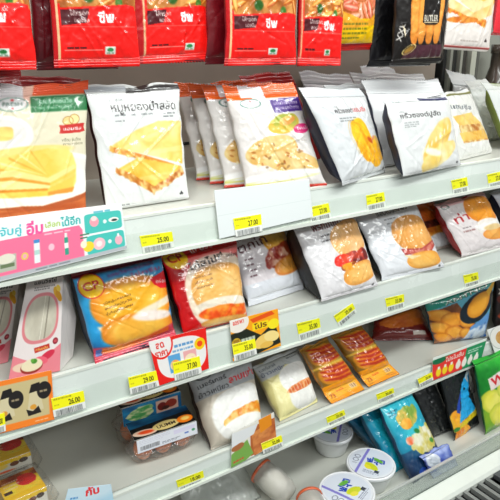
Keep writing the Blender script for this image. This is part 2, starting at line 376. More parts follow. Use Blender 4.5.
# slotted uprights at the far end of the case liner
for i, (x, w, c) in enumerate(((1.36, .012, '#2a2c2b'), (1.378, .010, '#a4a79c'), (1.396, .018, '#2e302e'), (1.420, .010, '#b0b2a6'), (1.438, .018, '#3b3a37'), (1.466, .022, '#c6c8ba'), (1.50, .012, '#6a6a64'))):
    o = box('trim_%d' % (i+1), (x, YB-.012 if i % 2 == 0 else YB-.02, CZ-.24), (x+w, YB+.029, 2.2), enamel('upright_%d' % i, c, .3), bev=.001); struct(o)
sl0 = onY(190, 143, YB); struct(box('trim_8', (sl0.x-.016, YB-.002, sl0.z-.003), (sl0.x+.016, YB+.001, sl0.z+.003), M_DARK, bev=0))
def shelf(s, label, x0=XL, x1=XR):
    zt, zb = SH[s]; yt = LEAN*(zt-zb)
    r = root('display_shelf', Vector(((x0+x1)/2, .15, zt-.02)), label, 'shelf')
    org = r.location
    prof('shelf_panel', [(yt+.012, zt-.001), (YB, zt-.001), (YB, zt-.022), (yt+.012, zt-.022)], x0, x1, M_SHELF, r, org)
    # ticket strip: leaning face, bright rolled top and bottom edges
    f = lambda t, o=0.: (LEAN*(zt-zb)*t-o, zb+(zt-zb)*t)
    ts_ = prof('ticket_strip', [f(0), f(1), (yt+.008, zt), (yt+.008, zt-.004), (yt+.005, zt-.006), (.006, zb)], x0, x1, M_LIP, r, org)
    prof('strip_top_edge', [(yt-.0018, zt-.0035), (yt-.0018, zt+.0008), (yt+.003, zt+.0018), (yt+.003, zt-.003)], x0, x1, M_EDGE, ts_, org)
    prof('strip_bottom_edge', [(-.004, zb-.001), (-.004, zb+.005), (.001, zb+.006), (.001, zb-.001)], x0, x1, M_EDGE, ts_, org)
    # clear cover over the lower half of the strip
    a, b = f(.08, .0045), f(.62, .0045)
    prof('clear_cover', [a, b, (b[0]+.0008, b[1]), (a[0]+.0008, a[1])], x0, x1, M_COVER, ts_, org)
    for x in (x0+.02, .62, x1-.02):
        prof('shelf_bracket', [(.03, zt-.022), (YB, zt-.022), (YB, zt-.060), (.10, zt-.030)], x-.001, x+.001, M_SHELF, r, org)
    return r
shelf('A', 'uppermost long white shelf, carrying the upright sandwich packs')
shelf('B', 'white shelf just below the uppermost, carrying the burger bun packs')
shelf('C', 'white shelf carrying the flat bread packs and clear egg boxes')
# bottom deck with its clear fence, white rail and air grille
r = root('bottom_deck', Vector(((XL+XR)/2, .1, ZD-.03)), 'grey white bottom deck of the case with clear fence and slotted air grille', 'display deck')
og = r.location
prof('deck_panel', [(-.123, ZD), (YB, ZD), (YB, ZD-.02), (-.123, ZD-.02)], XL, XR, M_SHELF, r, og)
fe_ = prof('clear_fence', [(-.127, ZD-.004), (-.127, ZD+.052), (-.124, ZD+.052), (-.124, ZD-.004)], XL, XR, M_CLEAR, r, og)
prof('fence_top_edge', [(-.1285, ZD+.050), (-.1285, ZD+.0535), (-.1225, ZD+.0535), (-.1225, ZD+.050)], XL, XR, clear('acrylic_edge', '#eef4f0', .35, .2, 0, 25, .35), fe_, og)
prof('front_rail', [(-.129, ZD-.02), (-.129, ZD+.004), (-.160, ZD-.004), (-.165, ZD-.012), (-.165, ZD-.03), (-.14, ZD-.03)], XL, XR, M_EDGE, r, og)
prof('grille_back', [(-.166, ZD-.06), (-.166, ZD-.02), (-.168, ZD-.02), (-.168, ZD-.06)], XL, XR, M_DARK, r, og)
prof('grille_well', [(-.166, ZD-.06), (-.33, ZD-.06), (-.33, ZD-.062), (-.166, ZD-.062)], XL, XR, M_DARK, r, og)
prof('front_bumper', [(-.262, ZD-.012), (-.262, ZD-.10), (-.35, ZD-.10), (-.35, ZD-.02), (-.32, ZD-.012)], XL, XR, M_METAL, r, og)
k = 0; x = .62
while x < 1.52:
    if x < 1.10:
        prof('grille_slat', [(-.166, ZD-.0125), (-.262, ZD-.0125), (-.262, ZD-.024), (-.166, ZD-.024)], x, x+.0095, M_METAL, r, og)
    x += .026
prof('grille_plate', [(-.166, ZD-.0125), (-.262, ZD-.0125), (-.262, ZD-.024), (-.166, ZD-.024)], 1.12, XR, plain('#55575a', .3, .5, 0), r, og)
prof('base_panel', [(-.05, .05), (-.05, ZD-.1), (YB, ZD-.1), (YB, .05)], XL, XR, M_SHELF, r, og)
prof('kick_plinth', [(0, 0), (0, .05), (YB, .05), (YB, 0)], XL, XR, M_DARK, r, og)
struct(box('wall_left', (XL-.04, -.12, 0), (XL-.002, YB, 2.3), M_BACK, bev=0))
struct(box('wall_right', (XR+.002, -.12, 0), (XR+.04, YB, 2.3), M_BACK, bev=0))

# ================================================================== PRINTS
def frank(A, cx, cy, L, th, rot, c='#d98a3e', c2='#f3c987'):
    A.ell(cx, cy, L, th, '#a85a22', rot, .1); A.ell(cx, cy-.006, L*.95, th*.75, c, rot, .3); A.ell(cx, cy-th*.3, L*.8, th*.25, c2, rot, .8)
def art_red(off=0, seed=1, price=False):
    def f(A):
        A.rect(0, 0, 1, 1, '#e4211c'); u0 = .10+off
        A.blob(((A.u > u0) & (A.v < .67))*1.0, '#9a5a2a', '#d9a060', 8, seed)
        rs = np.random.RandomState(seed)
        for k in range(24): frank(A, u0+rs.rand()*.85, .34+rs.rand()*.31, .14, .020, -.6+rs.rand()*.5-1.57*(rs.rand() < .2), ['#e09a44', '#efbc66', '#c56f2c'][k % 3])
        A.ell(u0+.32, .60, .06, .035, '#2f5a22', soft=.4); A.ell(u0+.66, .63, .04, .03, '#47742d', soft=.4)
        A.poly([(u0-.02, .665), (.85, .64), (.97, .65), (.97, .745), (u0-.02, .76)], '#e4221e')
        A.poly([(u0, .675), (.42, .665), (.38, .745), (u0, .76)], '#4c1a20')
        A.text('ไส้กรอก', u0+.10, .705, .026, '#f6e9e4', .02, .01); A.text('แดงจีน', u0+.15, .742, .022, '#f6e9e4', .02, .01)
        A.text('ซีพ', u0+.42, .742, .054, '#ffffff', .03, .05)
        A.text('.', u0+.66, .742, .05, '#ffffff')
        A.rect(u0, .762, .96, .767, '#f0a29a', .8)
        A.lines(u0+.05, .878, .26, 1, .01, .012, '#2b1216', 4, .9); A.rect(u0+.02, .896, u0+.45, .899, '#f7c4bb', .6)
        A.rect(u0+.47, .88, u0+.60, .925, '#e9efe6'); A.ell(u0+.535, .897, .04, .012, '#2c7a45'); A.lines(u0+.49, .912, .09, 1, .01, .006, '#2c5a3a')
        A.rect(u0-.05, 0, u0-.025, .95, '#e9c39a'); A.rect(0, 0, u0-.05, 1, '#b5181e')
        A.lines(.3, .955, .4, 1, .01, .008, '#ffd9cf', seed, .6)
    return f
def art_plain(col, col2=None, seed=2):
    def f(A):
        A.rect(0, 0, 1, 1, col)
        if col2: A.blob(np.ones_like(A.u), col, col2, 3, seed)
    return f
def leafmark(A, x, y, s, c='#222226'):
    A.ell(x-s*.5, y, s*.5, s*.35, c, .5); A.ell(x+s*.5, y, s*.5, s*.35, c, -.5); A.ell(x, y-s*.5, s*.35, s*.4, c)
def art_a1(A):
    A.rect(0, 0, 1, 1, '#e3ddc6'); A.rect(0, .0, 1, .085, '#ee5a1c'); A.rect(0, 0, .42, .17, '#f3eef0')
    A.poly([(.40, .0), (.50, .0), (.47, .14), (.40, .17)], '#f6c9b8')
    A.rect(.46, .095, 1, .21, '#1c6b3c'); A.text('แฮมชีสแซนวิช', .52, .15, .032, '#f4f8f0', 0, .012, w=.32); A.text('Ham Cheese Sandwich', .52, .188, .018, '#e6f0e0', 0, .01, w=.32)
    A.ell(.91, .135, .045, .028, '#f2f7ee'); A.ell(.93, .128, .03, .018, '#1c6b3c'); A.poly([(.86, .12), (.90, .19), (.93, .15)], '#f2f7ee')
    A.ring(.30, .145, .135, .048, '#7f9f94', .07); A.ell(.30, .145, .12, .040, '#f6f5f5'); A.text('FRESH', .215, .155, .024, '#4f6a60', 0, .02, w=.17)
    A.ell(.30, .115, .014, .008, '#cf3e40'); A.ell(.30, .175, .010, .007, '#cf3e40')
    A.ell(.22, .36, .26, .14, '#f4f2ee', .1); A.ell(.22, .35, .2, .10, '#e9e6e2', .1); A.blob(A.inell(.18, .35, .12, .05, 0, 4).__lt__(1)*1., '#f3e08a', '#e2a45c', 5, 4)
    # plate and sandwich
    A.ell(.44, .72, .80, .22, '#f7f5f0', -.03, .02); A.ell(.44, .71, .70, .18, '#eeeae2', -.03, .1)
    A.poly([(0, .86), (.55, .90), (.85, .86), (1, .82), (1, 1), (0, 1)], '#a5552c'); A.blob(A.pmask([(0, .885), (.5, .93), (.9, .89), (1, .86), (1, 1), (0, 1)])*1., '#a95428', '#c97c49', 3, 8, 9)
    A.ell(.44, .76, .70, .125, '#f4f1ea', -.03, .02, pw=2.2)
    b1, b2 = '#f6dc84', '#f0c252'
    A.ell(.40, .50, .44, .05, '#f3d98c', -.03, .2); A.blob(A.pmask([(0, .60), (.04, .55), (.20, .515), (.36, .50), (.60, .478), (.78, .49), (.84, .53), (.88, .62), (.88, .74), (.84, .80), (.62, .83), (.30, .82), (0, .80)])*1., b1, b2, 4, 31)
    for k in range(7):   # pressed ridges of the toast
        a = -1.25+k*.20; x1 = .62+math.cos(a)*-.56; y1 = .69+math.sin(a)*.22*(1 if a < 0 else 1)
        A.poly([(.62, .69), (x1, y1-.007), (x1, y1+.012)], '#fbedb4' if k % 2 else '#dfa03c', .75)
    A.poly([(.02, .615), (.30, .615), (.60, .695), (.86, .61), (.875, .655), (.62, .735), (.28, .665), (.02, .665)], '#f7e09a')
    A.poly([(.02, .665), (.28, .665), (.62, .735), (.62, .752), (.28, .69), (.02, .69)], '#e39a3d')
    A.poly([(.02, .69), (.28, .69), (.62, .752), (.88, .67), (.86, .70), (.60, .775), (.02, .75)], '#f9e7a6')
    A.poly([(.02, .745), (.60, .772), (.60, .79), (.02, .765)], '#df9237')
    A.poly([(.62, .735), (.88, .64), (.84, .80), (.62, .80)], '#efc35e', .7); A.poly([(.60, .80), (.86, .78), (.84, .82), (.60, .825)], '#dd9742')
    A.soften(.007)
    # badge
    A.ell(.80, .285, .05, .032, '#e8cf93'); A.ell(.86, .275, .05, .036, '#f3e0a8'); A.ring(.86, .275, .05, .036, '#a67c3c', .07); A.ring(.80, .285, .05, .032, '#a67c3c', .07)
    A.poly([(.715, .315), (.97, .305), (.96, .335), (.975, .365), (.92, .375), (.76, .378), (.715, .375), (.725, .345)], '#b92a24'); A.text('แฮมชีส', .755, .355, .022, '#ffffff', 0, .015, w=.18)
    A.text('พร้อม อุ่นร้อน', .74, .435, .020, '#6c6a50', 0, .008, w=.19); A.text('ทานอร่อย', .75, .465, .018, '#8b8468', 0, .008, w=.2)
def art_white(title, lns, food, tcol='#2a2628', tx=.18, ty=.20, th=.052, tw=.62, mark=True, base='#eef0f0', band=None, pre=None, title2=None):
    def f(A):
        A.rect(0, 0, 1, 1, base)
        if band: A.rect(band[0], band[1], band[2], band[3], band[4])
        food(A); A.soften(.006)
        if pre: A.text(pre, tx, ty-th*1.25, th*.42, '#55595c', 0, .0)
        A.text(title, tx, ty, th, tcol, 0, .022, w=tw)
        if title2: A.text(title2[0], title2[1], title2[2], th*1.05, title2[3], 0, .02, w=title2[4])
        for i, (x, y, w, n) in enumerate(lns): A.lines(x, y, w, n, .026, .010, '#5c6064', i+3, .7)
        if mark: leafmark(A, .90, .93, .024)
    return f
def food_toast(A):
    A.toast([(.14, .49), (.45, .37), (.70, .31), (.98, .32), (.95, .68), (.50, .57)], 3, ('#fbe8a6', '#f0c35e'))
    A.fill_line(.13, .50, .90, .72, .022, '#c58036', '#f0cb75', 6); A.poly([(.36, .54), (.92, .70), (.92, .715), (.36, .556)], '#d98b3a')
    A.toast([(.18, .67), (.42, .595), (.93, .70), (.88, .76), (.56, .87), (.40, .81)], 8, ('#fbdc80', '#edb348'), fold=5)
    A.fill_line(.16, .675, .58, .875, .028, '#b9742f', '#f2d08e', 12); A.fill_line(.54, .88, .95, .735, .030, '#b56d35', '#f2d69e', 15)
def food_half(A):
    A.blob(A.bump_edge(.42, .62, .36, .13, -.25, .03, 4), '#e9d29a', '#d8ac62', 6, 5); A.blob(A.bump_edge(.64, .74, .36, .11, .12, .03, 7), '#efdca8', '#d9b069', 6, 9)
    for k in range(34):
        rs = np.random.RandomState(k); x, y = .15+rs.rand()*.7, .56+rs.rand()*.25; A.ell(x, y, .015+.02*rs.rand(), .010, ['#a9672f', '#f4e6bd', '#8e6a3a'][k % 3], rs.rand()*3, .5, .7)
    A.ell(.45, .87, .55, .05, '#ffffff', -.08, .3); A.ell(.4, .905, .46, .020, '#cfcf5e', -.10, .6); A.ell(.46, .895, .40, .018, '#f3f4ee', -.1, .4)
def art_a4(A):
    A.rect(0, 0, 1, 1, '#e9e5e2'); A.rect(0, 0, .34, .14, '#f06a1e'); A.rect(.20, 0, .52, .12, '#f4e8ea'); A.rect(.52, 0, 1, .13, '#f0651c')
    food_half(A)
    A.ring(.30, .175, .13, .042, '#6f8f88', .1); A.ell(.30, .175, .115, .034, '#f8f6f6'); A.text('FRESH', .22, .185, .02, '#4b5c56', 0, .01, w=.16); A.ell(.30, .155, .012, .008, '#c93b40')
    A.poly([(.55, .15), (1, .13), (1, .26), (.58, .28)], '#4c2a80'); A.text('แซนวิชอบร้อน', .60, .20, .028, '#f2eefa', .02, .012, w=.33); A.text('หมูหยองน้ำสลัด', .61, .245, .028, '#f2eefa', .02, .012, w=.33)
    A.blob(A.bump_edge(.66, .38, .22, .09, -.3, .08, 3), '#e7c35b', '#9fae45', 9, 5); A.blob(A.bump_edge(.72, .35, .13, .04, -.3, .1, 4), '#d2743c', '#efcf72', 10, 8)
    A.ell(.88, .43, .12, .045, '#d9387f', -.2, .05); A.text('ใหม่', .81, .445, .026, '#ffe9f3', .1, .02, w=.15)
    A.text('อุ่น ร้อน', .74, .55, .018, '#a09a92', 0, .005, w=.16); A.rect(.0, .965, 1, 1, '#e4391f', 1.0)
def food_croi(A):
    A.blob(A.bump_edge(.60, .58, .17, .24, -.15, .02, 4, 2.6), '#f8d040', '#eca928', 6, 5); A.blob(A.bump_edge(.78, .72, .20, .15, -.5, .02, 5, 2.6), '#fbdc66', '#f0b434', 5, 9); A.ell(.66, .62, .03, .16, '#d98e22', -.3, .8, .7)
    for k in range(4): A.ring(.52+.03*k, .58+.01*k, .13, .22, '#dd9a26', .012, -.3)
    A.ell(.72, .59, .05, .03, '#c35b24', .6, .5); A.ell(.80, .57, .04, .02, '#e0a080', -.4, .5)
def food_croi2(A):
    A.blob(A.bump_edge(.62, .60, .36, .15, -.62, .03, 4), '#f3dc9c', '#e7bd5e', 6, 5); A.blob(A.bump_edge(.60, .80, .34, .12, -.3, .05, 5), '#fbf0c6', '#f0d27c', 6, 9)
    for k in range(7): A.ell(.35+.08*k, .72-.045*k, .035, .012, '#fdf6dc', -1, .5)
    A.ell(.50, .74, .13, .05, '#fffbe6', .2, .5)
def art_a5(A):
    art_white('ครัวซองต์', [(.30, .33, .30, 2)], food_croi, tx=.28, ty=.28, th=.045, tw=.30, band=None, pre='อบร้อน', base='#e3e6e8', title2=('แฮมชีส', .59, .275, '#b9312f', .26))(A)
    A.rect(0, 0, 1, .085, '#e3e7ea'); A.rect(0, .09, 1, .095, '#c9ced2'); A.lines(.45, .93, .2, 1, .02, .008, '#8d9296')
def art_a7(A):
    art_white('ครัวซองต์ปูอัด', [(.16, .335, .22, 3)], food_croi2, tx=.13, ty=.28, th=.055, tw=.62, pre='อบร้อน', base='#e6e8e8')(A)
    A.poly([(.50, .035), (.97, .045), (.97, .08), (.52, .075)], '#1c2250'); A.ring(.17, .06, .05, .02, '#a9b6b6', .15)
def art_a8(A):
    A.rect(0, 0, 1, 1, '#ecece8'); A.rect(.1, .04, 1, .075, '#7d7d4a'); A.text('แฮมชีส', .12, .25, .06, '#3b4652', -.1, .015, w=.6)
    A.blob(A.pmask([(.10, .36), (.66, .34), (.86, .52), (.20, .50)])*1., '#f3d891', '#e7bc63', 5, 3); A.blob(A.pmask([(.18, .50), (.86, .52), (.92, .62), (.2, .60)])*1., '#b67a3c', '#efd9a0', 12, 5, con=3)
    A.blob(A.pmask([(.16, .60), (.92, .62), (.96, .76), (.2, .74)])*1., '#f0cf7e', '#e4b357', 5, 7); A.fill_line(.2, .745, .95, .765, .012, '#c5843c', '#f4e2b0', 3)
def art_a9(A):
    A.rect(0, 0, 1, 1, '#e9ecea'); A.ring(.62, .2, .1, .04, '#9fb0b0', .1); A.text('แฮมไก่', .55, .36, .05, '#8a8d90', 0, .01)
def art_a6(A):
    A.rect(0, 0, 1, 1, '#d4d7d8'); A.text('คริส', .62, .30, .06, '#2a2628', 0, .015, w=.3); A.lines(.64, .36, .28, 3, .03, .010, '#44484c', 2); A.ell(.85, .75, .2, .18, '#d9b54a', soft=.3)
def logo_cp(A, x, y, s):
    A.ell(x, y, s*1.08, s*1.08/1.0*A.asp, '#c8262b', -.1); A.ell(x, y, s, s*A.asp, '#efc21f', -.1, .05); A.text('CP', x-s*.66, y+s*A.asp*.36, s*.70*A.asp, '#b00d14', .06, .03, w=s*1.35)
def art_b2(A):
    A.rect(0, 0, 1, 1, '#1d6aa8'); A.blob(np.ones_like(A.u), '#0f3f78', '#3aa3d8', 3, 4); A.rect(0, 0, 1, .09, '#8c1822'); A.ell(.55, .30, .5, .2, '#5ab4de', 0, .8, .7)
    A.text('แซนวิชเบอร์เกอร์', .34, .155, .035, '#8e1f4a', .05, .02, w=.52); A.text('ไข่ครีม', .56, .215, .04, '#b32650', .05, .02, w=.36)
    A.bun(.54, .47, .47, .28, '#f5ae30', '#d9761c', .12, 3, 2.3, '#fad068')
    A.poly([(.10, .625), (.30, .645), (.62, .56), (.99, .49), (1, .57), (.62, .64), (.30, .715), (.13, .69)], '#f7ecd4')
    A.bun(.55, .76, .44, .17, '#efa234', '#d4711f', .12, 6, 2.6, '#f6c45e'); A.ell(.72, .66, .24, .055, '#fbeee6', .16, .2)
    A.poly([(.0, .83), (.4, .90), (1, .80), (1, 1), (0, 1)], '#c0465a'); A.blob(A.pmask([(.1, .86), (.45, .89), (.9, .83), (.9, .88), (.45, .945), (.1, .92)])*1., '#d9651f', '#f09a40', 8, 5)
    A.rect(0, .935, 1, 1, '#c9344c'); A.lines(.06, .955, .88, 1, .02, .016, '#f2c7cf', 5, .8)
    A.soften(.008); logo_cp(A, .15, .20, .12); A.poly([(.76, .27), (1, .22), (1, .42), (.88, .40), (.80, .34)], '#d4202c'); A.text('อร่อย', .83, .335, .035, '#fff2ee', -.12, .02, w=.15)
    for i in range(3): A.text(['เนื้อนุ่มหอมมัน', 'อบสดใหม่ทุกวัน', 'อุ่นร้อนพร้อมทาน'][i], .22, .42+i*.055, .024, '#3b2413', .1, .012, w=.30)
    A.rect(.03, .86, .10, .93, '#2f6fb8', .8)
def art_b3(A):
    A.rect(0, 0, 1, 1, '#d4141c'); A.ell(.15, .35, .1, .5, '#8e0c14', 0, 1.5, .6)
    A.ell(.62, .57, .47, .44, '#f4e3cf', 0, .03, pw=2.5); A.bun(.63, .54, .41, .30, '#eebb6c', '#d8964a', .05, 3, 2.4, '#f8dca8')
    A.ell(.62, .74, .42, .10, '#f8eedd', .05, .1); A.blob(A.bump_edge(.64, .82, .40, .085, .06, .08, 4), '#e2581d', '#f39a3c', 12, 5, con=3); A.bun(.63, .93, .38, .055, '#e9b062', '#d58f40', .06, 3)
    A.soften(.008); logo_cp(A, .16, .09, .14); A.text('แซนวิช', .38, .075, .06, '#fbe9e6', .1, .03, w=.30)
    A.poly([(.28, .12), (1, .08), (1, .2), (.28, .30)], '#f1d7cd', .55)
    A.text('ไก่สไปซี่', .27, .265, .075, '#1c1412', .12, .03, w=.48); A.text('เบอร์เกอร์', .78, .195, .035, '#2a1a16', -.05, .02, w=.2)
    for i in range(3): A.text(['ไก่กรอบนอกนุ่มใน', 'เผ็ดกำลังดี', 'อุ่นร้อนพร้อมทาน'][i], .30, .37+i*.06, .022, '#7c5540', .05, .01, w=.24)
    A.rect(0, .965, 1, 1, '#b51822')
def art_b4(A):
    A.rect(0, 0, 1, 1, '#e6dfe2'); A.rect(0, .70, 1, 1, '#e4e6ec'); A.ell(.75, .17, .26, .21, '#e2a23c', 0, .05, pw=2.5); A.blob(A.bump_edge(.75, .17, .24, .19, 0, .02, 3), '#eaa93f', '#f1c369', 4, 4)
    A.blob(A.bump_edge(.80, .43, .38, .16, -.2, .05, 3), '#b4552b', '#7c2d1c', 6, 6); A.blob(A.bump_edge(.62, .44, .22, .13, -.2, .12, 5), '#8e2d22', '#e8b9a0', 14, 7, con=3); A.bun(.84, .58, .32, .12, '#e08f35', '#b9632a', -.15, 4)
    A.soften(.008)
    A.text('ตกไก่', .08, .27, .115, '#4c1622', .12, .015, w=.50); A.text('นุ่ม', .10, .11, .05, '#5c3038', .1, .01)
    for i in range(4): A.lines(.12, .36+i*.075, .16, 1, .03, .022, '#5a3a42', i+2, .8)
def art_b5(A):
    A.rect(0, 0, 1, 1, '#eceaec'); A.text('พริกไทยดำ', .22, .21, .085, '#5a1520', .02, .02, w=.50)
    A.lines(.30, .27, .22, 1, .02, .018, '#3a3a3e', 2); A.lines(.28, .33, .3, 1, .02, .018, '#3a3a3e', 3); A.ell(.72, .37, .30, .20, '#eeb876', -.2, .05, pw=2.4); A.blob(A.bump_edge(.72, .36, .28, .18, -.2, .03, 4), '#eebb7e', '#f5d2a4', 4, 3)
    A.blob(A.bump_edge(.70, .62, .30, .10, -.15, .12, 4), '#6b1f20', '#c8503c', 12, 6, con=3); A.blob(A.bump_edge(.48, .60, .14, .07, -.1, .06, 4), '#d8231f', '#f05a3c', 6, 6)
    A.blob(A.bump_edge(.62, .70, .20, .06, .1, .1, 5), '#f0b23e', '#7a2a22', 12, 8, con=3); A.bun(.72, .78, .32, .12, '#f0b463', '#dd9244', -.12, 3); A.ell(.55, .69, .06, .03, '#f6a33a', .6, .3); leafmark(A, .90, .95, .02)
def art_b6(A):
    A.rect(0, 0, 1, 1, '#e9ebef'); A.text('แฮมเบอร์เกอร์', .28, .155, .07, '#202024', .03, .03, w=.50); A.lines(.34, .21, .22, 1, .02, .016, '#44464a', 2); A.lines(.36, .27, .20, 1, .02, .016, '#44464a', 3)
    A.bun(.68, .46, .32, .24, '#e3a457', '#c98a44', .05, 3, 2.3, '#efc48a'); A.poly([(.40, .63), (.70, .68), (.97, .60), (1, .66), (.88, .72), (.75, .80), (.62, .74), (.42, .72)], '#a8453f'); A.blob(A.pmask([(.42, .65), (.70, .70), (.97, .62), (.9, .70), (.70, .77), (.46, .71)])*1., '#b54d44', '#dc9a86', 10, 4, con=3)
    A.bun(.70, .83, .29, .11, '#efb255', '#dd9440', .03, 4); A.poly([(.40, .72), (.66, .77), (.5, .79)], '#f3dfae'); leafmark(A, .92, .95, .02)
def art_b7(A):
    A.rect(0, 0, 1, 1, '#c8bcb4'); A.bun(.5, .25, .5, .24, '#a8521f', '#7a3514', 0, 3, 2.4, '#c2702f'); A.blob(((A.v > .43) & (A.v < .55))*1., '#3a1a16', '#7c3a24', 9, 3, con=3); A.blob(((A.v > .55) & (A.v < .70))*1., '#e2a040', '#b86a2a', 7, 5); A.ell(.5, .8, .45, .13, '#dfe2e6', 0, .2)
def art_b8(A):
    A.rect(0, 0, 1, 1, '#ebe4e4'); A.rect(0, 0, 1, .10, '#e2a7ab', .7); A.bun(.72, .27, .32, .24, '#e99a34', '#cf7a24', .08, 3, 2.2, '#f0b04e')
    A.ell(.74, .60, .30, .16, '#f5efe8', .1, .1); A.poly([(.42, .52), (.96, .50), (.98, .60), (.8, .57), (.5, .62)], '#fdfbf8'); A.bun(.78, .72, .28, .10, '#ea9c48', '#d9843a', .05, 4); A.ell(.76, .60, .18, .05, '#e9cf9c', 0, .3)
    A.text('ท่า', .15, .42, .13, '#a61e26', .12, .015, w=.27); A.lines(.20, .50, .22, 1, .02, .016, '#6a6060', 3); A.lines(.18, .56, .26, 1, .02, .02, '#8a5a58', 5); A.ring(.12, .10, .06, .03, '#3d5a50', .2); leafmark(A, .40, .92, .02, '#ffffff')
def art_c3(A):
    A.rect(0, 0, 1, 1, '#cfc6b8'); A.rect(0, 0, 1, .36, '#aeb0b3'); A.ring(.20, .08, .10, .045, '#2f3032', .12); A.ell(.20, .08, .05, .02, '#5b5c60'); A.lines(.62, .05, .34, 1, .02, .016, '#303236', 3); A.lines(.60, .11, .3, 1, .02, .016, '#303236', 5)  # beige base puts the shading around the white bun into the colour
    A.text('เบอร์เกอร์', .06, .22, .055, '#232327', .0, .02, w=.42); A.text('ข้าวเหนียว', .04, .335, .055, '#232327', .0, .02, w=.44); A.text('ลาบแซ่บ', .50, .30, .080, '#cc1f28', .02, .03, w=.47)
    A.ell(.58, .66, .46, .30, '#f3f2ee', 0, .06, pw=2.5); A.blob(A.bump_edge(.64, .72, .38, .10, -.08, .12, 5), '#d9861c', '#f0c878', 13, 5, con=3); A.ell(.6, .84, .40, .12, '#f6f5f1', 0, .15)
def art_c4(A):
    A.rect(0, 0, 1, 1, '#d9d094'); A.rect(0, 0, 1, .30, '#bfc2c2'); A.lines(.60, .06, .30, 2, .05, .018, '#33353a', 3); A.text('ข้าวเหนียว', .02, .25, .055, '#4a4f66', .02, .02, w=.52); A.text('เบอร์เกอร์', .04, .16, .045, '#55585f', .02, .015, w=.3)
    A.poly([(.1, .4), (.5, .2), (.9, .3), (1, 1), (0, 1)], '#ece5ae'); A.ell(.62, .44, .36, .22, '#f4f3ef', .0, .05, pw=2.4)
    A.ell(.66, .76, .36, .19, '#f4f3ee', 0, .08, pw=2.3); A.blob(A.bump_edge(.66, .605, .36, .065, -.05, .06, 5), '#c5602a', '#e8a468', 13, 5, con=2.5)
    for k in range(9): A.rect(.32+.075*k, .56, .34+.075*k, .66, '#f3ddc4', .6)
def art_c5(A):
    A.rect(0, 0, 1, 1, '#a8863a'); A.blob(np.ones_like(A.u), '#b5943c', '#8a6628', 3, 4)
    for k in range(2):
        y = .22+k*.34; A.bun(.5, y, .46, .165, '#cc661c', '#c79a30', .0, 3+k, 3, '#dc7e28')
        for j in range(4): A.poly([(.10, y-.05+.07*j-.12), (.5, y-.10+.07*j-.02), (.9, y+.07*j-.12), (.9, y+.07*j-.085), (.5, y-.10+.07*j+.03), (.12, y-.05+.07*j-.09)], '#a32410', .8)
    A.rect(0, .385, 1, .42, '#d9b64c', .8); A.lines(.12, .43, .8, 1, .02, .03, '#7a4a1c', 4, .4)
    A.rect(0, .71, 1, 1, '#fb9d16'); A.poly([(.05, .80), (.95, .78), (.95, .92), (.05, .95)], '#fcb53c'); A.text('73', .10, .93, .07, '#9c2a14', 0, .03); A.text('ขนมปัง', .32, .86, .035, '#c2431c', 0, .02); A.rect(.70, .82, .88, .90, '#e9d9b4', .9); A.barcode(.72, .83, .86, .89, '#7a3a1a')
def art_c7(A):
    A.rect(0, 0, 1, 1, '#7e2018'); A.blob(A.bump_edge(.55, .30, .44, .34, 0, .08, 3), '#b0581f', '#d9853a', 4, 4, con=2); A.rect(0, .62, 1, 1, '#6e1610'); A.rect(.66, .74, .86, .84, '#e8ded6')
def art_c8(A):
    A.rect(0, 0, 1, 1, '#6fb4c8'); A.poly([(0, 0), (1, 0), (1, .1), (0, .22)], '#2f8f80'); A.blob(A.pmask([(0, .25), (.4, .2), (.55, .5), (.9, .9), (.6, 1), (0, 1)])*1., '#5a3420', '#8c5a34', 3, 2)
    for x, y, a, b in ((.14, .36, .2, .13), (.33, .50, .19, .14), (.12, .62, .19, .13), (.35, .76, .17, .13), (.56, .60, .14, .12), (.16, .84, .16, .11), (.55, .82, .13, .1)): A.bun(x, y, a, b, '#e39a3a', '#b4631f', .3, int(x*90), 2, '#f3bd62')
    A.ell(.72, .40, .29, .25, '#14222a', -.3); A.bun(.74, .37, .20, .19, '#e2a03a', '#c07a26', -.5, 5, 2, '#f0bd5c'); A.poly([(.84, .18), (1, .02), (1, .12), (.90, .28)], '#e3b34c')
    A.poly([(.55, .95), (.62, .72), (.95, .55), (1, .7), (1, 1)], '#6f9fd0'); A.blob(A.pmask([(.5, 1), (.6, .78), (.9, .7), (1, .8), (1, 1)])*1., '#3564a8', '#dce8f2', 9, 3, con=3)
    A.text('ANTNO', .24, .195, .075, '#0e1a18', .10, .05, w=.62); A.text('ANTNO', .24, .192, .068, '#e9efe4', .10, .0, w=.62)
def art_c9(A):
    A.rect(0, 0, 1, 1, '#1a1210'); A.blob(A.bump_edge(.3, .3, .3, .1, -.3, .1, 2), '#6b2a18', '#3a1610', 9, 2); A.blob(A.bump_edge(.4, .6, .4, .12, -.2, .1, 2), '#8a3a1c', '#2a100c', 9, 5, con=3); A.text('X', .03, .3, .09, '#e6ddd4', 0, .04); A.ell(.3, .82, .3, .05, '#7c1a3a', -.3)
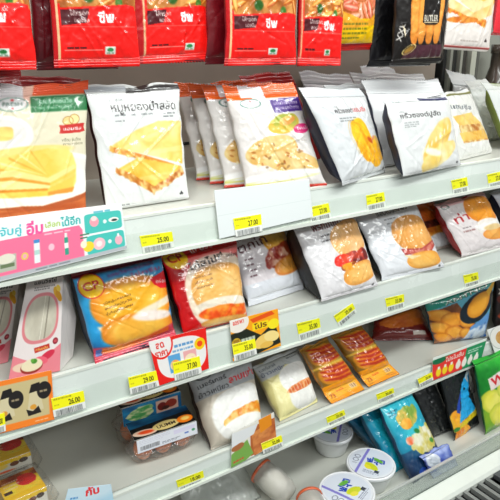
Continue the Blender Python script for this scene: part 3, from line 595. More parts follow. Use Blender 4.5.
def art_d6(A):
    A.rect(0, 0, 1, 1, '#2fa6bd'); A.blob(np.ones_like(A.u), '#1f8fae', '#4cc0cc', 2, 4); A.blob(((A.v > .62))*1., '#15203c', '#1c3a5c', 3, 4); A.ell(.5, .62, .5, .1, '#1f6f90', 0, 1.0, .6)
    A.blob(A.bump_edge(.48, .26, .30, .13, -.2, .12, 4), '#dcc06a', '#7fa04a', 9, 3, con=3); A.blob(A.bump_edge(.38, .33, .15, .07, 0, .1, 3), '#e79a3a', '#f0c060', 9, 5)
    A.blob(A.bump_edge(.62, .58, .34, .17, -.2, .16, 5), '#f1efd8', '#c9bd62', 9, 8, con=3); A.blob(A.bump_edge(.28, .52, .10, .05, 0, .1, 4), '#e2683c', '#f8e7dc', 7, 6); A.ell(.55, .46, .07, .03, '#2f7a3a', .5, .4); A.ell(.82, .64, .06, .03, '#4a8a3c', .3, .4)
    A.ell(.30, .90, .1, .045, '#2c50a8'); A.lines(.08, .12, .25, 2, .04, .02, '#0f5466', 4)
def art_d10(A):
    A.rect(0, 0, 1, 1, '#1c8a34'); A.blob(np.ones_like(A.u), '#127028', '#34a83c', 5, 4); A.blob(((A.v > .55))*1., '#3c8a30', '#86a836', 4, 7)
    for x, y, a, b in ((.15, .58, .17, .16), (.42, .52, .2, .15), (.28, .80, .22, .17), (.62, .72, .22, .2), (.85, .58, .18, .18)): A.bun(x, y, a, b, '#e3dd5a', '#a9b534', .3, int(x*77), 2, '#f3ee92')
    A.poly([(.12, .27), (.70, .17), (.74, .35), (.14, .43)], '#f3e6e2'); A.text('Waris', .16, .39, .11, '#c3222c', .12, .04, w=.52)
def art_d9(A):
    A.rect(0, 0, 1, 1, '#14181a'); A.blob(A.bump_edge(.18, .74, .24, .16, .6, .06, 3), '#e9952a', '#f6c34a', 6, 3); A.blob(A.bump_edge(.30, .93, .28, .12, 0, .08, 4), '#f0b43a', '#d77f22', 7, 6); A.poly([(.20, .80), (.95, .70), (.9, .80), (.15, .86)], '#d9c23a'); A.ell(.10, .84, .1, .03, '#3c7a36')
    A.poly([(.98, .12), (.62, .28), (.46, .40), (.42, .55), (.22, .78), (.9, .72), (.74, .52), (.80, .38)], '#3aa7dc'); A.poly([(.98, .10), (.72, .25), (.80, .33)], '#c9d2d4'); A.ell(.62, .38, .035, .02, '#14181a'); A.poly([(.42, .42), (.50, .38), (.30, .66), (.2, .62)], '#22469c')
# ================================================================== HANGING ROW
def hang(name, label, cat, xl, yl, xr, yr, Y, art, h=.235, group=None, turn=0., lean=0., **k):
    bl = onY(xl, yl, Y); br = onY(xr, yr, Y+turn); up = Vector((-lean*h, 0, h))
    return pack(name, label, cat, [bl+up, br+up, br, bl], art, group, **k)
G = 'red frankfurter packs hanging above the shelves'
HK = dict(tf=.007, tb=.010, back='#7a1420', seals=(.05, .05), wr=.0022, m=M_CRISP, curl=.001, zig=.003)
hang('hanging_sausage_pack', 'red frankfurter pack hanging leftmost, cut by the photo edge', 'sausage pack', -58, 72, 38, 70, .05, art_red(.0, 3), group=G, seed=3, **HK)
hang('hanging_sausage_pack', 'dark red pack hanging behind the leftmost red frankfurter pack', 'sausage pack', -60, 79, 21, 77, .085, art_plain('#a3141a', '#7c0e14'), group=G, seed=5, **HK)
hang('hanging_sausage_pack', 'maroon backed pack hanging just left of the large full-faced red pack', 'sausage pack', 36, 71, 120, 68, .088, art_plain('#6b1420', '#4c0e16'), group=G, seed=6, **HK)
hang('hanging_sausage_pack', 'large full-faced red frankfurter pack hanging above the cheese sandwich pack', 'sausage pack', 55, 68.5, 140, 66, .052, art_red(0, 7), group=G, seed=7, **HK)
hang('hanging_sausage_pack', 'red frankfurter pack hanging partly behind the large full-faced one', 'sausage pack', 133, 64.5, 209, 60, .080, art_red(.08, 11), group=G, seed=11, turn=.01, **HK)
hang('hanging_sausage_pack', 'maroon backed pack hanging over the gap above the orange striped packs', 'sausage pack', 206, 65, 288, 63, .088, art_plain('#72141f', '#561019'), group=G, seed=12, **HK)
hang('hanging_sausage_pack', 'red frankfurter pack hanging straight above the orange and white pack', 'sausage pack', 225, 66, 296, 65, .052, art_red(0, 13), group=G, seed=13, **HK)
hang('hanging_sausage_pack', 'slightly turned red frankfurter pack beside the pink sausage bag', 'sausage pack', 297, 65, 341, 66, .054, art_red(0, 17), group=G, seed=17, turn=-.012, **HK)
def art_pink(A):
    A.rect(0, 0, 1, 1, '#e58a6a'); 
    rs = np.random.RandomState(4)
    for k in range(40): frank(A, rs.rand(), .3+rs.rand()*.5, .16, .035, rs.rand()*3, ['#e88f70', '#f0a88a', '#d9705a'][k % 3], '#f9cdb6')
    A.rect(0, .76, 1, .95, '#eec31a'); A.poly([(0, .80), (.2, .70), (.7, .78), (1, .70), (1, .8), (0, .85)], '#e9a93a'); A.lines(.25, .79, .5, 4, .034, .014, '#5c6a1c', 4); A.rect(0, .94, 1, 1, '#b3221c')
hang('hanging_sausage_bag', 'bag of pink sausages with a yellow label hanging in the row', 'sausage bag', 325, 52, 372, 50, .088, art_pink, h=.24, seed=21, tf=.018, tb=.014, back='#c8402c', seals=(.04, .05), wr=.002, m=M_CRISP, zig=0)
hang('hanging_black_pack', 'black backed pack hanging beside the pink sausage bag', 'snack pack', 369, 67, 432, 66, .088, art_plain('#0c0c0e', '#17161a'), h=.24, seed=22, tf=.006, tb=.008, back='#0c0c0e', wr=.002, seals=(.05, .05))
def art_long(A):
    A.rect(0, 0, 1, 1, '#15110f')
    for k, x in enumerate((.30, .44, .60, .76)):
        A.bun(x, .38, .085, .43, '#e59a45', '#bf6f27', -.03+.03*k, 3+k, 3.2, '#f2b769')
    A.poly([(.44, .30), (.76, .30), (.76, .60), (.70, .625), (.50, .625), (.44, .60)], '#16110e'); A.rect(.47, .60, .73, .605, '#d9c9a8'); A.text('BUTLER', .465, .59, .055, '#e8e2d2', 0, .03, w=.27)
    A.poly([(.18, .86), (.34, .81), (.86, .81), (.92, .935), (.16, .935)], '#4a2a34'); A.ell(.25, .85, .09, .025, '#a5813e', -.4, .4); A.ring(.25, .85, .11, .035, '#d9c486', .08, -.4); A.rect(.16, .93, .94, .937, '#d8b98a')
    A.text('XXL', .10, .78, .06, '#dcd9d4', 1.35, .02); A.poly([(.10, .62), (.16, .66), (.15, .74)], '#e9ddc4')
hang('hanging_wiener_pack', 'clear topped pack of long orange wieners with a dark brown label', 'wiener pack', 391, 66, 443, 63, .05, art_long, h=.20, seed=23, tf=.010, tb=.010, back='#1a1412', wr=.0028, m=M_CRISP, seals=(.05, .05), zig=0)
def art_t9(A):
    A.rect(0, 0, 1, 1, '#f2ebe6'); A.blob(A.bump_edge(.6, .36, .46, .22, .2, .03, 4), '#f4d67c', '#ecb44c', 5, 3); A.poly([(.0, .46), (.5, .62), (.9, .56), (.96, .42), (.7, .5)], '#f6e4b4'); A.fill_line(.0, .60, .8, .72, .035, '#d06a2a', '#f2b455', 6); A.blob(A.pmask([(.0, .50), (.5, .62), (.95, .50), (.92, .62), (.6, .70), (.02, .60)])*1., '#f9edca', '#efc67c', 6, 4); A.blob(A.bump_edge(.3, .70, .32, .035, -.05, .06, 9), '#e09a4a', '#c86a28', 10, 4)
    A.lines(.3, .895, .5, 1, .02, .008, '#8a7c74', 3); leafmark(A, .86, .89, .03, '#2a1c1c'); A.rect(0, .955, 1, .975, '#a84440')
hang('hanging_sandwich_pack', 'white toast sandwich pack hanging beside the wiener pack', 'sandwich pack', 443, 49, 489, 52, .052, art_t9, h=.20, seed=24, tf=.006, tb=.012, back='#eef0f0', wr=.001, seals=(.04, .04), zig=0)
def art_t10(A):
    A.rect(0, 0, 1, 1, '#f0ebe9'); A.rect(0, .72, 1, .9, '#c5283a'); A.rect(0, 0, .25, 1, '#d63a44'); A.ell(.5, .4, .3, .3, '#f6f2ee')
hang('hanging_sandwich_pack', 'red and white pack hanging at the very end of the row', 'sandwich pack', 493, 35, 540, 38, .052, art_t10, h=.20, seed=25, tf=.006, tb=.012, back='#c8323e', wr=.001, seals=(.04, .04), zig=0)

# ================================================================== SHELF A
ZA, ZB_, ZC = SH['A'][0], SH['B'][0], SH['C'][0]
WB = '#20242f'
QA1 = quad([(-24, 86), (88, 82), (87.5, 213), (-17, 226)], ZA, 10)
pack('sandwich_pack', 'large cream toast pack with green band and orange top, beside the white pack', 'sandwich pack', QA1, art_a1, seed=31, tf=.006, tb=.022, back='#8d3a1c', seals=(.085, .02), wr=.0006, zig=0, curl=.001, m=M_SOFT)
pack('sandwich_pack', 'dark red topped pack standing right behind the cream green banded pack', 'sandwich pack', shift(quad([(-20, 76), (80, 79), (80, 205), (-12, 215)], ZA, 6), (.02, .05, 0)), art_plain('#8e1418', '#6e0e12'), seed=32, tf=.004, tb=.02, back='#6e1014', seals=(.10, .02), zig=0, res=.5)
pack('sandwich_pack', 'white pack with black Thai heading and two cut toast halves on show', 'sandwich pack', quad([(84, 85), (179, 83), (189, 200), (107, 212)], ZA, 12),
     lambda A: (art_white('หมูหยองน้ำสลัด', [(.24, .245, .26, 1), (.52, .245, .18, 1), (.76, .245, .16, 2), (.24, .29, .16, 1), (.12, .955, .2, 1)], food_toast, tx=.215, ty=.22, th=.066, tw=.71, pre='แซนวิช', base='#e6e8e7')(A), A.rect(.0, .018, .42, .055, '#b9bdc2'), A.poly([(.42, .035), (1, .01), (1, .055), (.40, .075)], '#1c1718')), seed=33, tf=.007, tb=.026, back='#2c1614', seals=(.06, .03), wr=.0008, zig=0, curl=.008)
G = 'orange and white striped toast packs in one file'
QA4 = quad([(223, 87), (295, 83), (327.5, 186.5), (246, 192)], ZA, 14)
a4 = pack('sandwich_pack', 'front orange and white pack of its file, purple label in full view', 'sandwich pack', QA4, art_a4, G, seed=34, tf=.009, tb=.020, back='#d9d4d0', seals=(.10, .03), wr=.0010, zig=.002)
for i, t in enumerate(('second orange and white pack of the file, next behind the front one', 'third orange and white pack of the file, red base corner showing', 'rearmost orange and white pack of the file, close to the back wall')):
    clone(a4, (-.006*(i+1)-.012, .042*(i+1), 0), t)
pack('croissant_pack', 'white pack with a yellow ham cheese croissant and navy side', 'croissant pack', quad([(300, 87), (363, 88), (387, 173), (344, 187)], ZA, 17), art_a5, seed=36, tf=.012, tb=.026, back='#151a33', seals=(.10, .05), wr=.0016, zig=0)
pack('croissant_pack', 'grey shaded croissant pack set back between the two front croissant packs', 'croissant pack', quad([(325, 84), (384, 82), (404, 160), (356, 168)], ZA, 14), art_a6, seed=37, tf=.008, tb=.02, back='#c9cdd0', seals=(.10, .04), zig=0, res=.8)
G = 'pale croissant packs standing in one file'
q7 = quad([(383, 97), (448, 94), (462, 166), (403, 178)], ZA, 15)
a7 = pack('croissant_pack', 'front pale croissant pack with a short dark blue bar near its top', 'croissant pack', q7, art_a7, G, seed=38, tf=.008, tb=.022, back='#1b2036', seals=(.08, .03), wr=.0012, zig=0)
G2 = 'crumpled white pack tops behind the croissant packs'
for i, (a, t) in enumerate((((363, 79, 441, 80, 461, 156, 385, 168), 'white crumpled pack directly behind the front pale croissant pack'),
                            ((352, 73, 425, 74, 445, 150, 372, 160), 'white crumpled pack two behind the front pale croissant pack'))):
    pack('croissant_pack', t, 'croissant pack', quad([(a[0], a[1]), (a[2], a[3]), (a[4], a[5]), (a[6], a[7])], ZA, 13), art_plain('#f6f7f8', '#eaecee'), G, seed=40+i, tf=.006, tb=.014, back='#3a3f52' if i == 0 else '#dfe2e6', seals=(.16, .04), wr=.003, res=.7)
for i, (a, t) in enumerate((((300, 72, 352, 76, 372, 150, 322, 156), 'pale crumpled pack standing far back behind the yellow croissant pack'),
                            ((362, 66, 396, 69, 412, 146, 376, 150), 'white crumpled pack standing far back beside the grey shaded pack'),
                            ((240, 76, 292, 72, 322, 160, 268, 166), 'dark red topped pack at the back behind the orange striped packs'))):
    c = [('#dedee2', '#cfd0d6'), ('#eff0f3', '#e0e2e6'), ('#a61a1c', '#7c1216')][i]
    pack('sandwich_pack', t, 'sandwich pack', shift(quad([(a[0], a[1]), (a[2], a[3]), (a[4], a[5]), (a[6], a[7])], ZA, 8), (0, 0, 0)), art_plain(*c), seed=44+i, tf=.005, tb=.012, back='#cfd0d4', seals=(.14, .04), wr=.003, res=.6)
pack('sandwich_pack', 'toast pack with an olive bar, tucked behind the front pale croissant pack', 'sandwich pack', quad([(441, 92), (470, 89), (494, 153), (458, 162)], ZA, 16), art_a8, seed=47, tf=.007, tb=.018, back='#dcdfe0', seals=(.06, .05), wr=.0012, zig=0)
pack('sandwich_pack', 'white crumpled pack, second from the end of the shelf', 'sandwich pack', quad([(466, 80), (488, 79), (520, 136), (489, 142)], ZA, 12), art_a9, seed=48, tf=.006, tb=.012, back='#cdd0cc', seals=(.10, .04), wr=.0018, zig=0)
pack('sandwich_pack', 'white pack with an olive green side at the end, cut by the photo edge', 'sandwich pack', quad([(484, 83), (545, 80), (566, 136), (509, 150)], ZA, 15), art_a9, seed=49, tf=.010, tb=.022, back='#7d8a3a', seals=(.10, .04), wr=.0018, zig=0)
pack('sandwich_pack', 'grey white folded pack top sticking up behind the olive barred toast pack', 'sandwich pack', quad([(450, 70), (478, 76), (502, 138), (462, 142)], ZA, 10), art_plain('#d6d8d8', '#bfc2c4'), seed=50, tf=.006, tb=.012, back='#c9ccce', seals=(.2, .04), wr=.003, res=.6, curl=.014)
# dark bottle-like pack at the back end
bp_ = onY(491, 112, .272); bp_.z = ZA
lathe('dark_bottle', [(.0001, 0), (.032, 0), (.035, .01), (.035, .12), (.033, .145), (.026, .165), (.019, .19), (.018, .225), (.021, .227), (.021, .250), (.0001, .250)], plain('#4a4038', .25, .6, 0), None, bp_, seg=32)
o = bpy.data.objects['dark_bottle']; tag(o, 'dark brown bottle standing at the back near the slotted uprights', 'bottle')

# ================================================================== SHELF B
def wedge(label, px, Z, lean, depth, side, seed):
    Q = quad(px, Z, lean); TL, TR, BR, BL = Q; w = (BR-BL).length; h = (TL-BL).length
    nu, nv = 110, 190; A = Art(nu, nv, '#ece4e2', w/h); art_wedge(A); C = A.out(); P0, n, u, v = fields(Q, nu, nv)
    r = root('sandwich_wedge', (BL+BR)/2, label, 'sandwich'); org = r.location
    P0 = P0+n*(.002*(1-np.abs(2*u-1)**4)*(1-np.abs(2*v-1)**6)+.0005*(fbm(nv, nu, 9, seed)-.5))[..., None]
    closed_sheet('front_window', P0, n, C, .001, [M_FILM, plain('#e8e0de')], r, org, rings=((1., 1.), (.7, 1.)))
    nn = Vector(n); uu = (BR-BL).normalized(); bt = TR+uu*.014-nn*depth*.6; bb = BR+uu*.026-nn*depth*.7; bt.z = TR.z-.004; bb.z = Z+.001; bm2 = bb*.55+bt*.45+uu*.008
    k = .0012; f = [q-nn*k for q in (TL, TR, BR, BL)]
    mesh('carton_side', [f[1], f[2], bb, bt, f[0], f[3], bm2], [(0, 1, 2, 6), (0, 6, 3), (4, 3, 6), (4, 6, 5), (5, 6, 2), (0, 3, 4), (1, 5, 2), (0, 4, 5, 1)], plain('#e6dfdc', .35, .8, .5), r, org, smooth=False)
    return r
def art_wedge(A):
    A.rect(0, 0, 1, 1, '#efe6e4'); A.text('แซนวิชไข่', .22, .045, .034, '#1c1816', 0, .035, w=.6); A.lines(.24, .075, .55, 2, .022, .012, '#4c4644', 3)
    A.ell(.50, .40, .415, .26, '#d98b90', .0, .02, pw=2.6); A.ell(.50, .40, .36, .225, '#dcd6c6', 0, .02, pw=2.6)
    m = np.clip((1-A.inell(.5, .4, .36, .225, 0, 2.6))/.02, 0, 1); A.blob(m*1., '#d9d4c4', '#c4beae', 5, 7); A.mix(m*(np.abs(A.u-.64+(A.v-.4)*.10) < .018), '#9d9688'); A.mix(m*(np.abs(A.u-.54+(A.v-.4)*.10) < .006), '#efeade')
    A.ell(.84, .16, .07, .07, '#e2b23a', -.5, .1); A.ell(.90, .20, .06, .07, '#d99f26', -.5, .1); A.ell(.88, .12, .05, .04, '#f0cf5a', -.5, .1)
    A.poly([(.42, .70), (.74, .68), (.76, .73), (.45, .755)], '#b3332c'); A.text('ครีมสลัด', .46, .735, .026, '#f7d27a', .05, .02, w=.26); A.ell(.87, .665, .06, .035, '#8e2a3a'); A.ell(.87, .665, .035, .015, '#c25a62')
    A.poly([(0, .74), (.5, .86), (1, .70), (1, 1), (0, 1)], '#e58f98'); A.ell(.72, .80, .16, .04, '#c93a52', -.5, .1); A.ell(.60, .84, .14, .04, '#e56f80', .3, .1); A.ell(.30, .88, .26, .05, '#f0d6c0', .1, .1); A.ell(.42, .885, .22, .075, '#8e2f26', 0, .05); A.ell(.42, .87, .21, .065, '#efe6c8', 0, .05); A.ell(.46, .835, .06, .025, '#4e8a34', .3, .3); A.ell(.42, .825, .03, .02, '#6aa54a', -.6, .3)
wedge('triangular sandwich in a pink and white carton with an oval window', [(27, 282), (63, 276), (60, 371), (8, 382)], ZB_, 14, .055, 1, 3)
wedge('triangular sandwich in shade, half hidden left of the pink windowed one', [(-14, 288), (19, 283), (8, 362), (-38, 374)], ZB_+.0, 14, .055, 1, 4)
pack('bun_pack', 'blue and red pack with a cream-filled golden bun and round red yellow badge', 'bun pack', quad([(69, 271), (161, 250), (177, 338), (95, 364)], ZB_, 18), art_b2, seed=61, tf=.015, tb=.040, back='#0e1c30', seals=(.07, .10), wr=.0022, m=M_CRISP, curl=-.003)
pack('bun_pack', 'dark red pack peeping out behind the blue cream bun pack', 'bun pack', shift(quad([(70, 262), (162, 246), (176, 335), (94, 352)], ZB_, 16), (.012, .070, 0)), art_plain('#9a1620', '#6e0f18'), seed=62, tf=.008, tb=.02, back='#5a1018', seals=(.10, .05), wr=.002, res=.6)
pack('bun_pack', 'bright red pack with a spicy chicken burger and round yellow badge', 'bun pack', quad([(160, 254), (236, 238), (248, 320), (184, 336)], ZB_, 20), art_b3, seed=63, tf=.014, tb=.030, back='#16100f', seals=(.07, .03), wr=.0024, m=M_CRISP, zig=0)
pack('burger_pack', 'white pack with a brown bun and dark filling, maroon heading', 'burger pack', quad([(226, 237), (282, 222), (306, 290), (250, 308)], ZB_, 24), art_b4, seed=64, tf=.012, tb=.022, back='#cfc9cc', seals=(.06, .10), wr=.0024, m=M_CRISP, zig=0)
pack('burger_pack', 'white pack with chilli and black pepper filling spilling from its bun', 'burger pack', quad([(288, 220), (352, 203), (379, 287), (323, 303)], ZB_, 26), art_b5, seed=65, tf=.012, tb=.046, back='#0b0a0c', seals=(.05, .05), wr=.0018, zig=0)
pack('burger_pack', 'white pack picturing a whole ham hamburger on its right half', 'burger pack', quad([(352, 212), (413, 196), (446, 268), (383, 282)], ZB_, 28), art_b6, seed=66, tf=.012, tb=.022, back='#141418', seals=(.05, .06), wr=.0016, zig=0)
pack('burger_pack', 'brown burger pack wedged behind the ham hamburger pack', 'burger pack', quad([(402, 200), (430, 193), (458, 246), (432, 253)], ZB_, 14), art_b7, seed=67, tf=.008, tb=.02, back='#4a2a20', seals=(.05, .06), wr=.002, zig=0, m=M_CRISP)
pack('burger_pack', 'white pack with a smooth round bun and short red heading, red side', 'burger pack', quad([(434, 204), (484, 191), (512, 246), (463, 258)], ZB_, 22), art_b8, seed=68, tf=.010, tb=.024, back='#a81c22', seals=(.05, .06), wr=.0018, zig=0)
pack('burger_pack', 'grey white pack with navy side at the end of the shelf', 'burger pack', quad([(490, 192), (540, 180), (566, 226), (518, 240)], ZB_, 22), art_plain('#d9dbe0', '#c2c5cc'), seed=69, tf=.010, tb=.034, back='#161b33', seals=(.05, .06), wr=.0018, zig=0)

# ================================================================== SHELF C
pack('bun_pack', 'white sticky rice bun pack with a grey header and red Thai word', 'bun pack', quad([(186, 378), (250, 352), (264, 431), (211, 452)], ZC, 42), art_c3, seed=71, tf=.026, tb=.028, back='#3a2a26', seals=(.05, .04), wr=.0014, zig=0, m=M_SOFT, shape=5)
pack('bun_pack', 'pale yellow bun pack standing beside the grey headed white bun pack', 'bun pack', quad([(252, 366), (297, 347), (319, 403), (281, 423)], ZC, 42), art_c4, seed=72, tf=.020, tb=.014, back='#c9b98a', seals=(.05, .06), wr=.0014, zig=0, m=M_SOFT)
G = 'striped orange bread packs side by side'
KW = dict(group=G, tf=.016, tb=.008, back='#c8842a', seals=(.03, .20), wr=.0014, zig=.003, curl=-.004)
pack('bread_pack', 'striped orange bread pack touching the pale yellow bun pack', 'bread pack', quad([(299, 350), (327, 338), (364, 389), (330, 404)], ZC, 36), art_c5, seed=73, **KW)
pack('bread_pack', 'striped orange bread pack on the far side of its twin', 'bread pack', quad([(331, 337), (361, 325), (398, 374), (368, 387)], ZC, 36), art_c5, seed=74, **KW)
pack('snack_pack', 'flat dark red pack lying behind the striped bread packs', 'snack pack', quad([(374, 322), (420, 306), (436, 341), (370, 342)], ZC, 50), art_c7, seed=75, tf=.020, tb=.008, back='#5c1812', seals=(.0, .1), wr=.002, zig=0, m=M_CRISP)
pack('potato_pack', 'blue and brown pack picturing round golden potato balls', 'potato ball pack', quad([(424, 302), (496, 276), (486, 338), (434, 345)], ZC, 10), art_c8, seed=76, tf=.014, tb=.018, back='#24586c', seals=(.03, .04), wr=.0012, zig=0, shape=3)
pack('snack_pack', 'black pack standing beyond the potato ball pack at the shelf end', 'snack pack', quad([(495, 277), (545, 266), (545, 322), (495, 335)], ZC, 10), art_c9, seed=77, tf=.010, tb=.018, back='#14100f', seals=(.03, .04), wr=.0012, zig=0)
# cartons and clear boxes standing on shelf C
def frame(L, R):
    u = (R-L).normalized(); b = Vector((-u.y, u.x, 0)).normalized()
    if b.y < 0: b = -b
    return u, b
def carton(name, label, cat, L, R, depth, h, art_top, art_front, side, group=None, film_=True):
    u, b = frame(L, R); Z = Vector((0, 0, 1)); r = root(name, (L+R)/2, label, cat, group); org = r.location; k = .0008
    g = lambda p: p
    a0, a1, a2, a3 = L+b*k, R+b*k, R+b*depth, L+b*depth
    t = h-k; vs = [a0, a1, a2, a3, a0+Z*t, a1+Z*t, a2+Z*t, a3+Z*t]
    mesh('carton_body', [tuple(v) for v in vs], [(0, 1, 5, 4), (1, 2, 6, 5), (2, 3, 7, 6), (3, 0, 4, 7), (4, 5, 6, 7), (0, 3, 2, 1)], plain(side, .4, .5, 0), r, org, smooth=False)
    sheet('printed_front', None, None, [L+Z*h, R+Z*h, R, L], art_front, th=.0006, parent=r, m=M_FILM)
    sheet('printed_top', None, None, [a3+Z*(h+k), a2+Z*(h+k), R+Z*(h+k), L+Z*(h+k)], art_top, th=.0006, parent=r, m=M_FILM)
    if film_:
        Q = [(x, y) for x, y in ((-.012, -.004), (1.012, -.004))]
        vs = []; e = .006; w = (R-L).length
        for zz, sc in ((0.001, 0), (h*.5, .004), (h+.004, 0)):
            for x, y in ((-e-sc, -e), (w+e+sc*3, -e), (w+e+sc*3, depth+e), (-e-sc, depth+e)): vs.append(tuple(L+u*x+b*y+Z*zz))
        fs = [(i+j*4, (i+1) % 4+j*4, (i+1) % 4+4+j*4, i+4+j*4) for j in range(2) for i in range(4)]+[(8, 9, 10, 11)]
        # tail of the wrap lying beside the carton
        o = mesh('clear_wrap', vs, fs, M_WRAP, r, org)
        md = o.modifiers.new('s', 'SUBSURF'); md.levels = md.render_levels = 3; md.subdivision_type = 'SIMPLE'
    return r
def art_yt(A):
    A.rect(0, 0, 1, 1, '#f5c21c'); A.blob(((A.v < .30))*1., '#8a3018', '#e09a3a', 5, 3); A.blob(((A.v > .35) & (A.v < .8))*1., '#eeae22', '#fad84a', 4, 6); A.blob(A.bump_edge(.68, .38, .24, .26, -.2, .08, 3), '#c81c1e', '#e23a2c', 4, 4)
    A.lines(.10, .22, .4, 3, .14, .06, '#f6e2c4', 5, .7); A.rect(.05, .6, .25, .72, '#3a1a14')
def art_yf(A):
    A.rect(0, 0, 1, 1, '#e9e6dc'); A.rect(0, 0, 1, .22, '#f0c81c'); A.rect(0, 0, .06, 1, '#f0c81c'); A.ell(.62, .32, .1, .12, '#6a3a1c'); A.ell(.82, .28, .1, .12, '#3a2418'); A.ell(.28, .32, .2, .12, '#f3d66a', soft=.4); A.lines(.1, .6, .8, 3, .12, .05, '#8e8c88', 5, .6); A.ell(.4, .6, .2, .05, '#e2622c', soft=.6)
G = 'small yellow cartons in clear wrap'
carton('snack_carton', 'small yellow carton in clear wrap, the one nearer the back wall', 'snack carton', onZ(-12, 486, ZC), onZ(33, 469, ZC), .062, .038, art_yt, art_yf, '#f0bc1e', G)
carton('snack_carton', 'small yellow carton in clear wrap, the one nearer the shelf edge', 'snack carton', onZ(10, 524, ZC), onZ(49, 506, ZC), .062, .040, art_yt, art_yf, '#f0bc1e', G)
def art_et(A):
    A.rect(0, 0, 1, 1, '#151a2a'); A.blob(np.ones_like(A.u), '#123a5c', '#2576a0', 3, 5); A.poly([(0, .42), (1, .30), (1, 1), (0, 1)], '#12100f')
    A.ell(.20, .76, .19, .16, '#e8c9b4', .1); A.ell(.22, .75, .12, .09, '#d8522a', .1, .5); A.ell(.55, .70, .22, .22, '#d9c488', .0); A.text('UUMM', .40, .78, .16, '#2a1c14', 0, .03, w=.30); A.ell(.86, .70, .13, .20, '#e27c24'); A.ell(.87, .68, .07, .1, '#f4cf7a', soft=.5)
def art_ef(A):
    A.rect(0, 0, 1, 1, '#e9ebf2'); A.lines(.04, .12, .5, 3, .12, .04, '#b8b2c4', 5, .5); A.barcode(.05, .55, .36, .85); A.lines(.40, .70, .3, 2, .1, .04, '#4a4c58', 4); A.lines(.78, .55, .1, 1, .1, .12, '#4a6ab8', 4); A.ell(.93, .55, .03, .1, '#5a9a7a'); A.rect(.60, .15, .96, .45, '#dcd4ee', .6)
def art_eb(A):
    A.rect(0, 0, 1, 1, '#1d6a96'); A.blob(np.ones_like(A.u), '#12507a', '#2f8ab4', 3, 5); A.blob(A.bump_edge(.30, .52, .24, .36, -.1, .1, 5), '#d9dcae', '#4f9a5a', 12, 4, con=3); A.rect(.56, .16, .94, .80, '#d8b4a4'); A.ell(.66, .50, .08, .22, '#6a1d18'); A.ell(.82, .46, .10, .22, '#8a3020'); A.ell(.72, .62, .07, .1, '#3a1a14')
def egg_box(L, R, depth, h, label, elabel, seed, art_front=None, part='white_label'):
    u, b = frame(L, R); Z = Vector((0, 0, 1)); w = (R-L).length; r = root('egg_box', (L+R)/2, label, 'egg box', 'clear boxes of eggs with blue tops'); org = r.location
    # tray: tapered open tub with a flat rim
    lv = [(0.001, .010), (.012, .002), (h*.45, -.001), (h*.47, -.006), (h*.5, -.006), (h*.52, 0.), (h*.9, .008), (h, .016)]
    vs = []; fs = []; S = 32
    for z, ins in lv:
        for k in range(S):
            t = 2*math.pi*k/S; c, s = math.cos(t), math.sin(t); p = 3.2 if True else 2
            rx = (abs(c)**p+abs(s)**p)**(-1/p); x = w/2+rx*c*(w/2-ins); y = depth/2+rx*s*(depth/2-ins); lob = 1+.02*math.cos(6*t)
            vs.append(tuple(L+u*x*1.0+b*y*lob+Z*z))
    for j in range(len(lv)-1):
        for k in range(S): fs.append((j*S+k, j*S+(k+1) % S, (j+1)*S+(k+1) % S, (j+1)*S+k))
    fs += [tuple(range(S))[::-1], tuple(range((len(lv)-1)*S, len(lv)*S))]
    mesh('clear_tray', vs, fs, clear('egg_box_plastic', '#fdfbf9', .07, .12, .8, 60, .06), r, org)
    q = lambda x, y, z: L+u*(w*x)+b*(depth*y)+Z*(h*z)
    sl_ = sheet('printed_sleeve', None, None, [q(.03, .98, 1.16), q(.97, .98, 1.16), q(.97, .02, 1.05), q(.03, .02, 1.05)], art_et, k=3.4, th=.001, parent=r, m=M_FILM)
    lb_ = sheet(part, None, None, [q(.05, -.02, 1.04), q(.97, -.02, 1.04), q(.97, -.09, .62), q(.05, -.09, .62)], art_front, th=.0006, parent=r)
    bpy.data.objects[lb_.name].parent = sl_
    for i in range(3):
        for j in range(1):
            c = L+u*(w*(.20+.30*i))+b*(depth*.47)+Z*(.0245); pr = [(.0001, -.0225)]+[(.0182*math.sin(a)*(1-.06*math.cos(a)), -.0225*math.cos(a)) for a in np.linspace(.2, math.pi-.2, 10)]+[(.0001, .0225)]
            o = lathe('egg', pr, plain('#dd7f4c', .35, .5, 0), None, c, seg=20); tag(o, elabel, 'egg', 'eggs in '+label[:18])
    return r
def art_pl(A): pass
egg_box(onZ(135, 471, ZC), onZ(199, 448, ZC), .050, .060, 'clear box of eggs under a blue black sleeve, white barcode label in front', 'brown orange egg in the front clear box with white label', 1, art_ef)
L_, R_ = onZ(135, 471, ZC), onZ(199, 448, ZC); b_ = frame(L_, R_)[1]
egg_box(L_+b_*.066+Vector((-.002, 0, 0)), R_+b_*.066+Vector((-.002, 0, 0)), .050, .088, 'second clear box of eggs standing behind the front egg box', 'brown orange egg in the clear box further back', 2, art_eb, 'blue_panel')

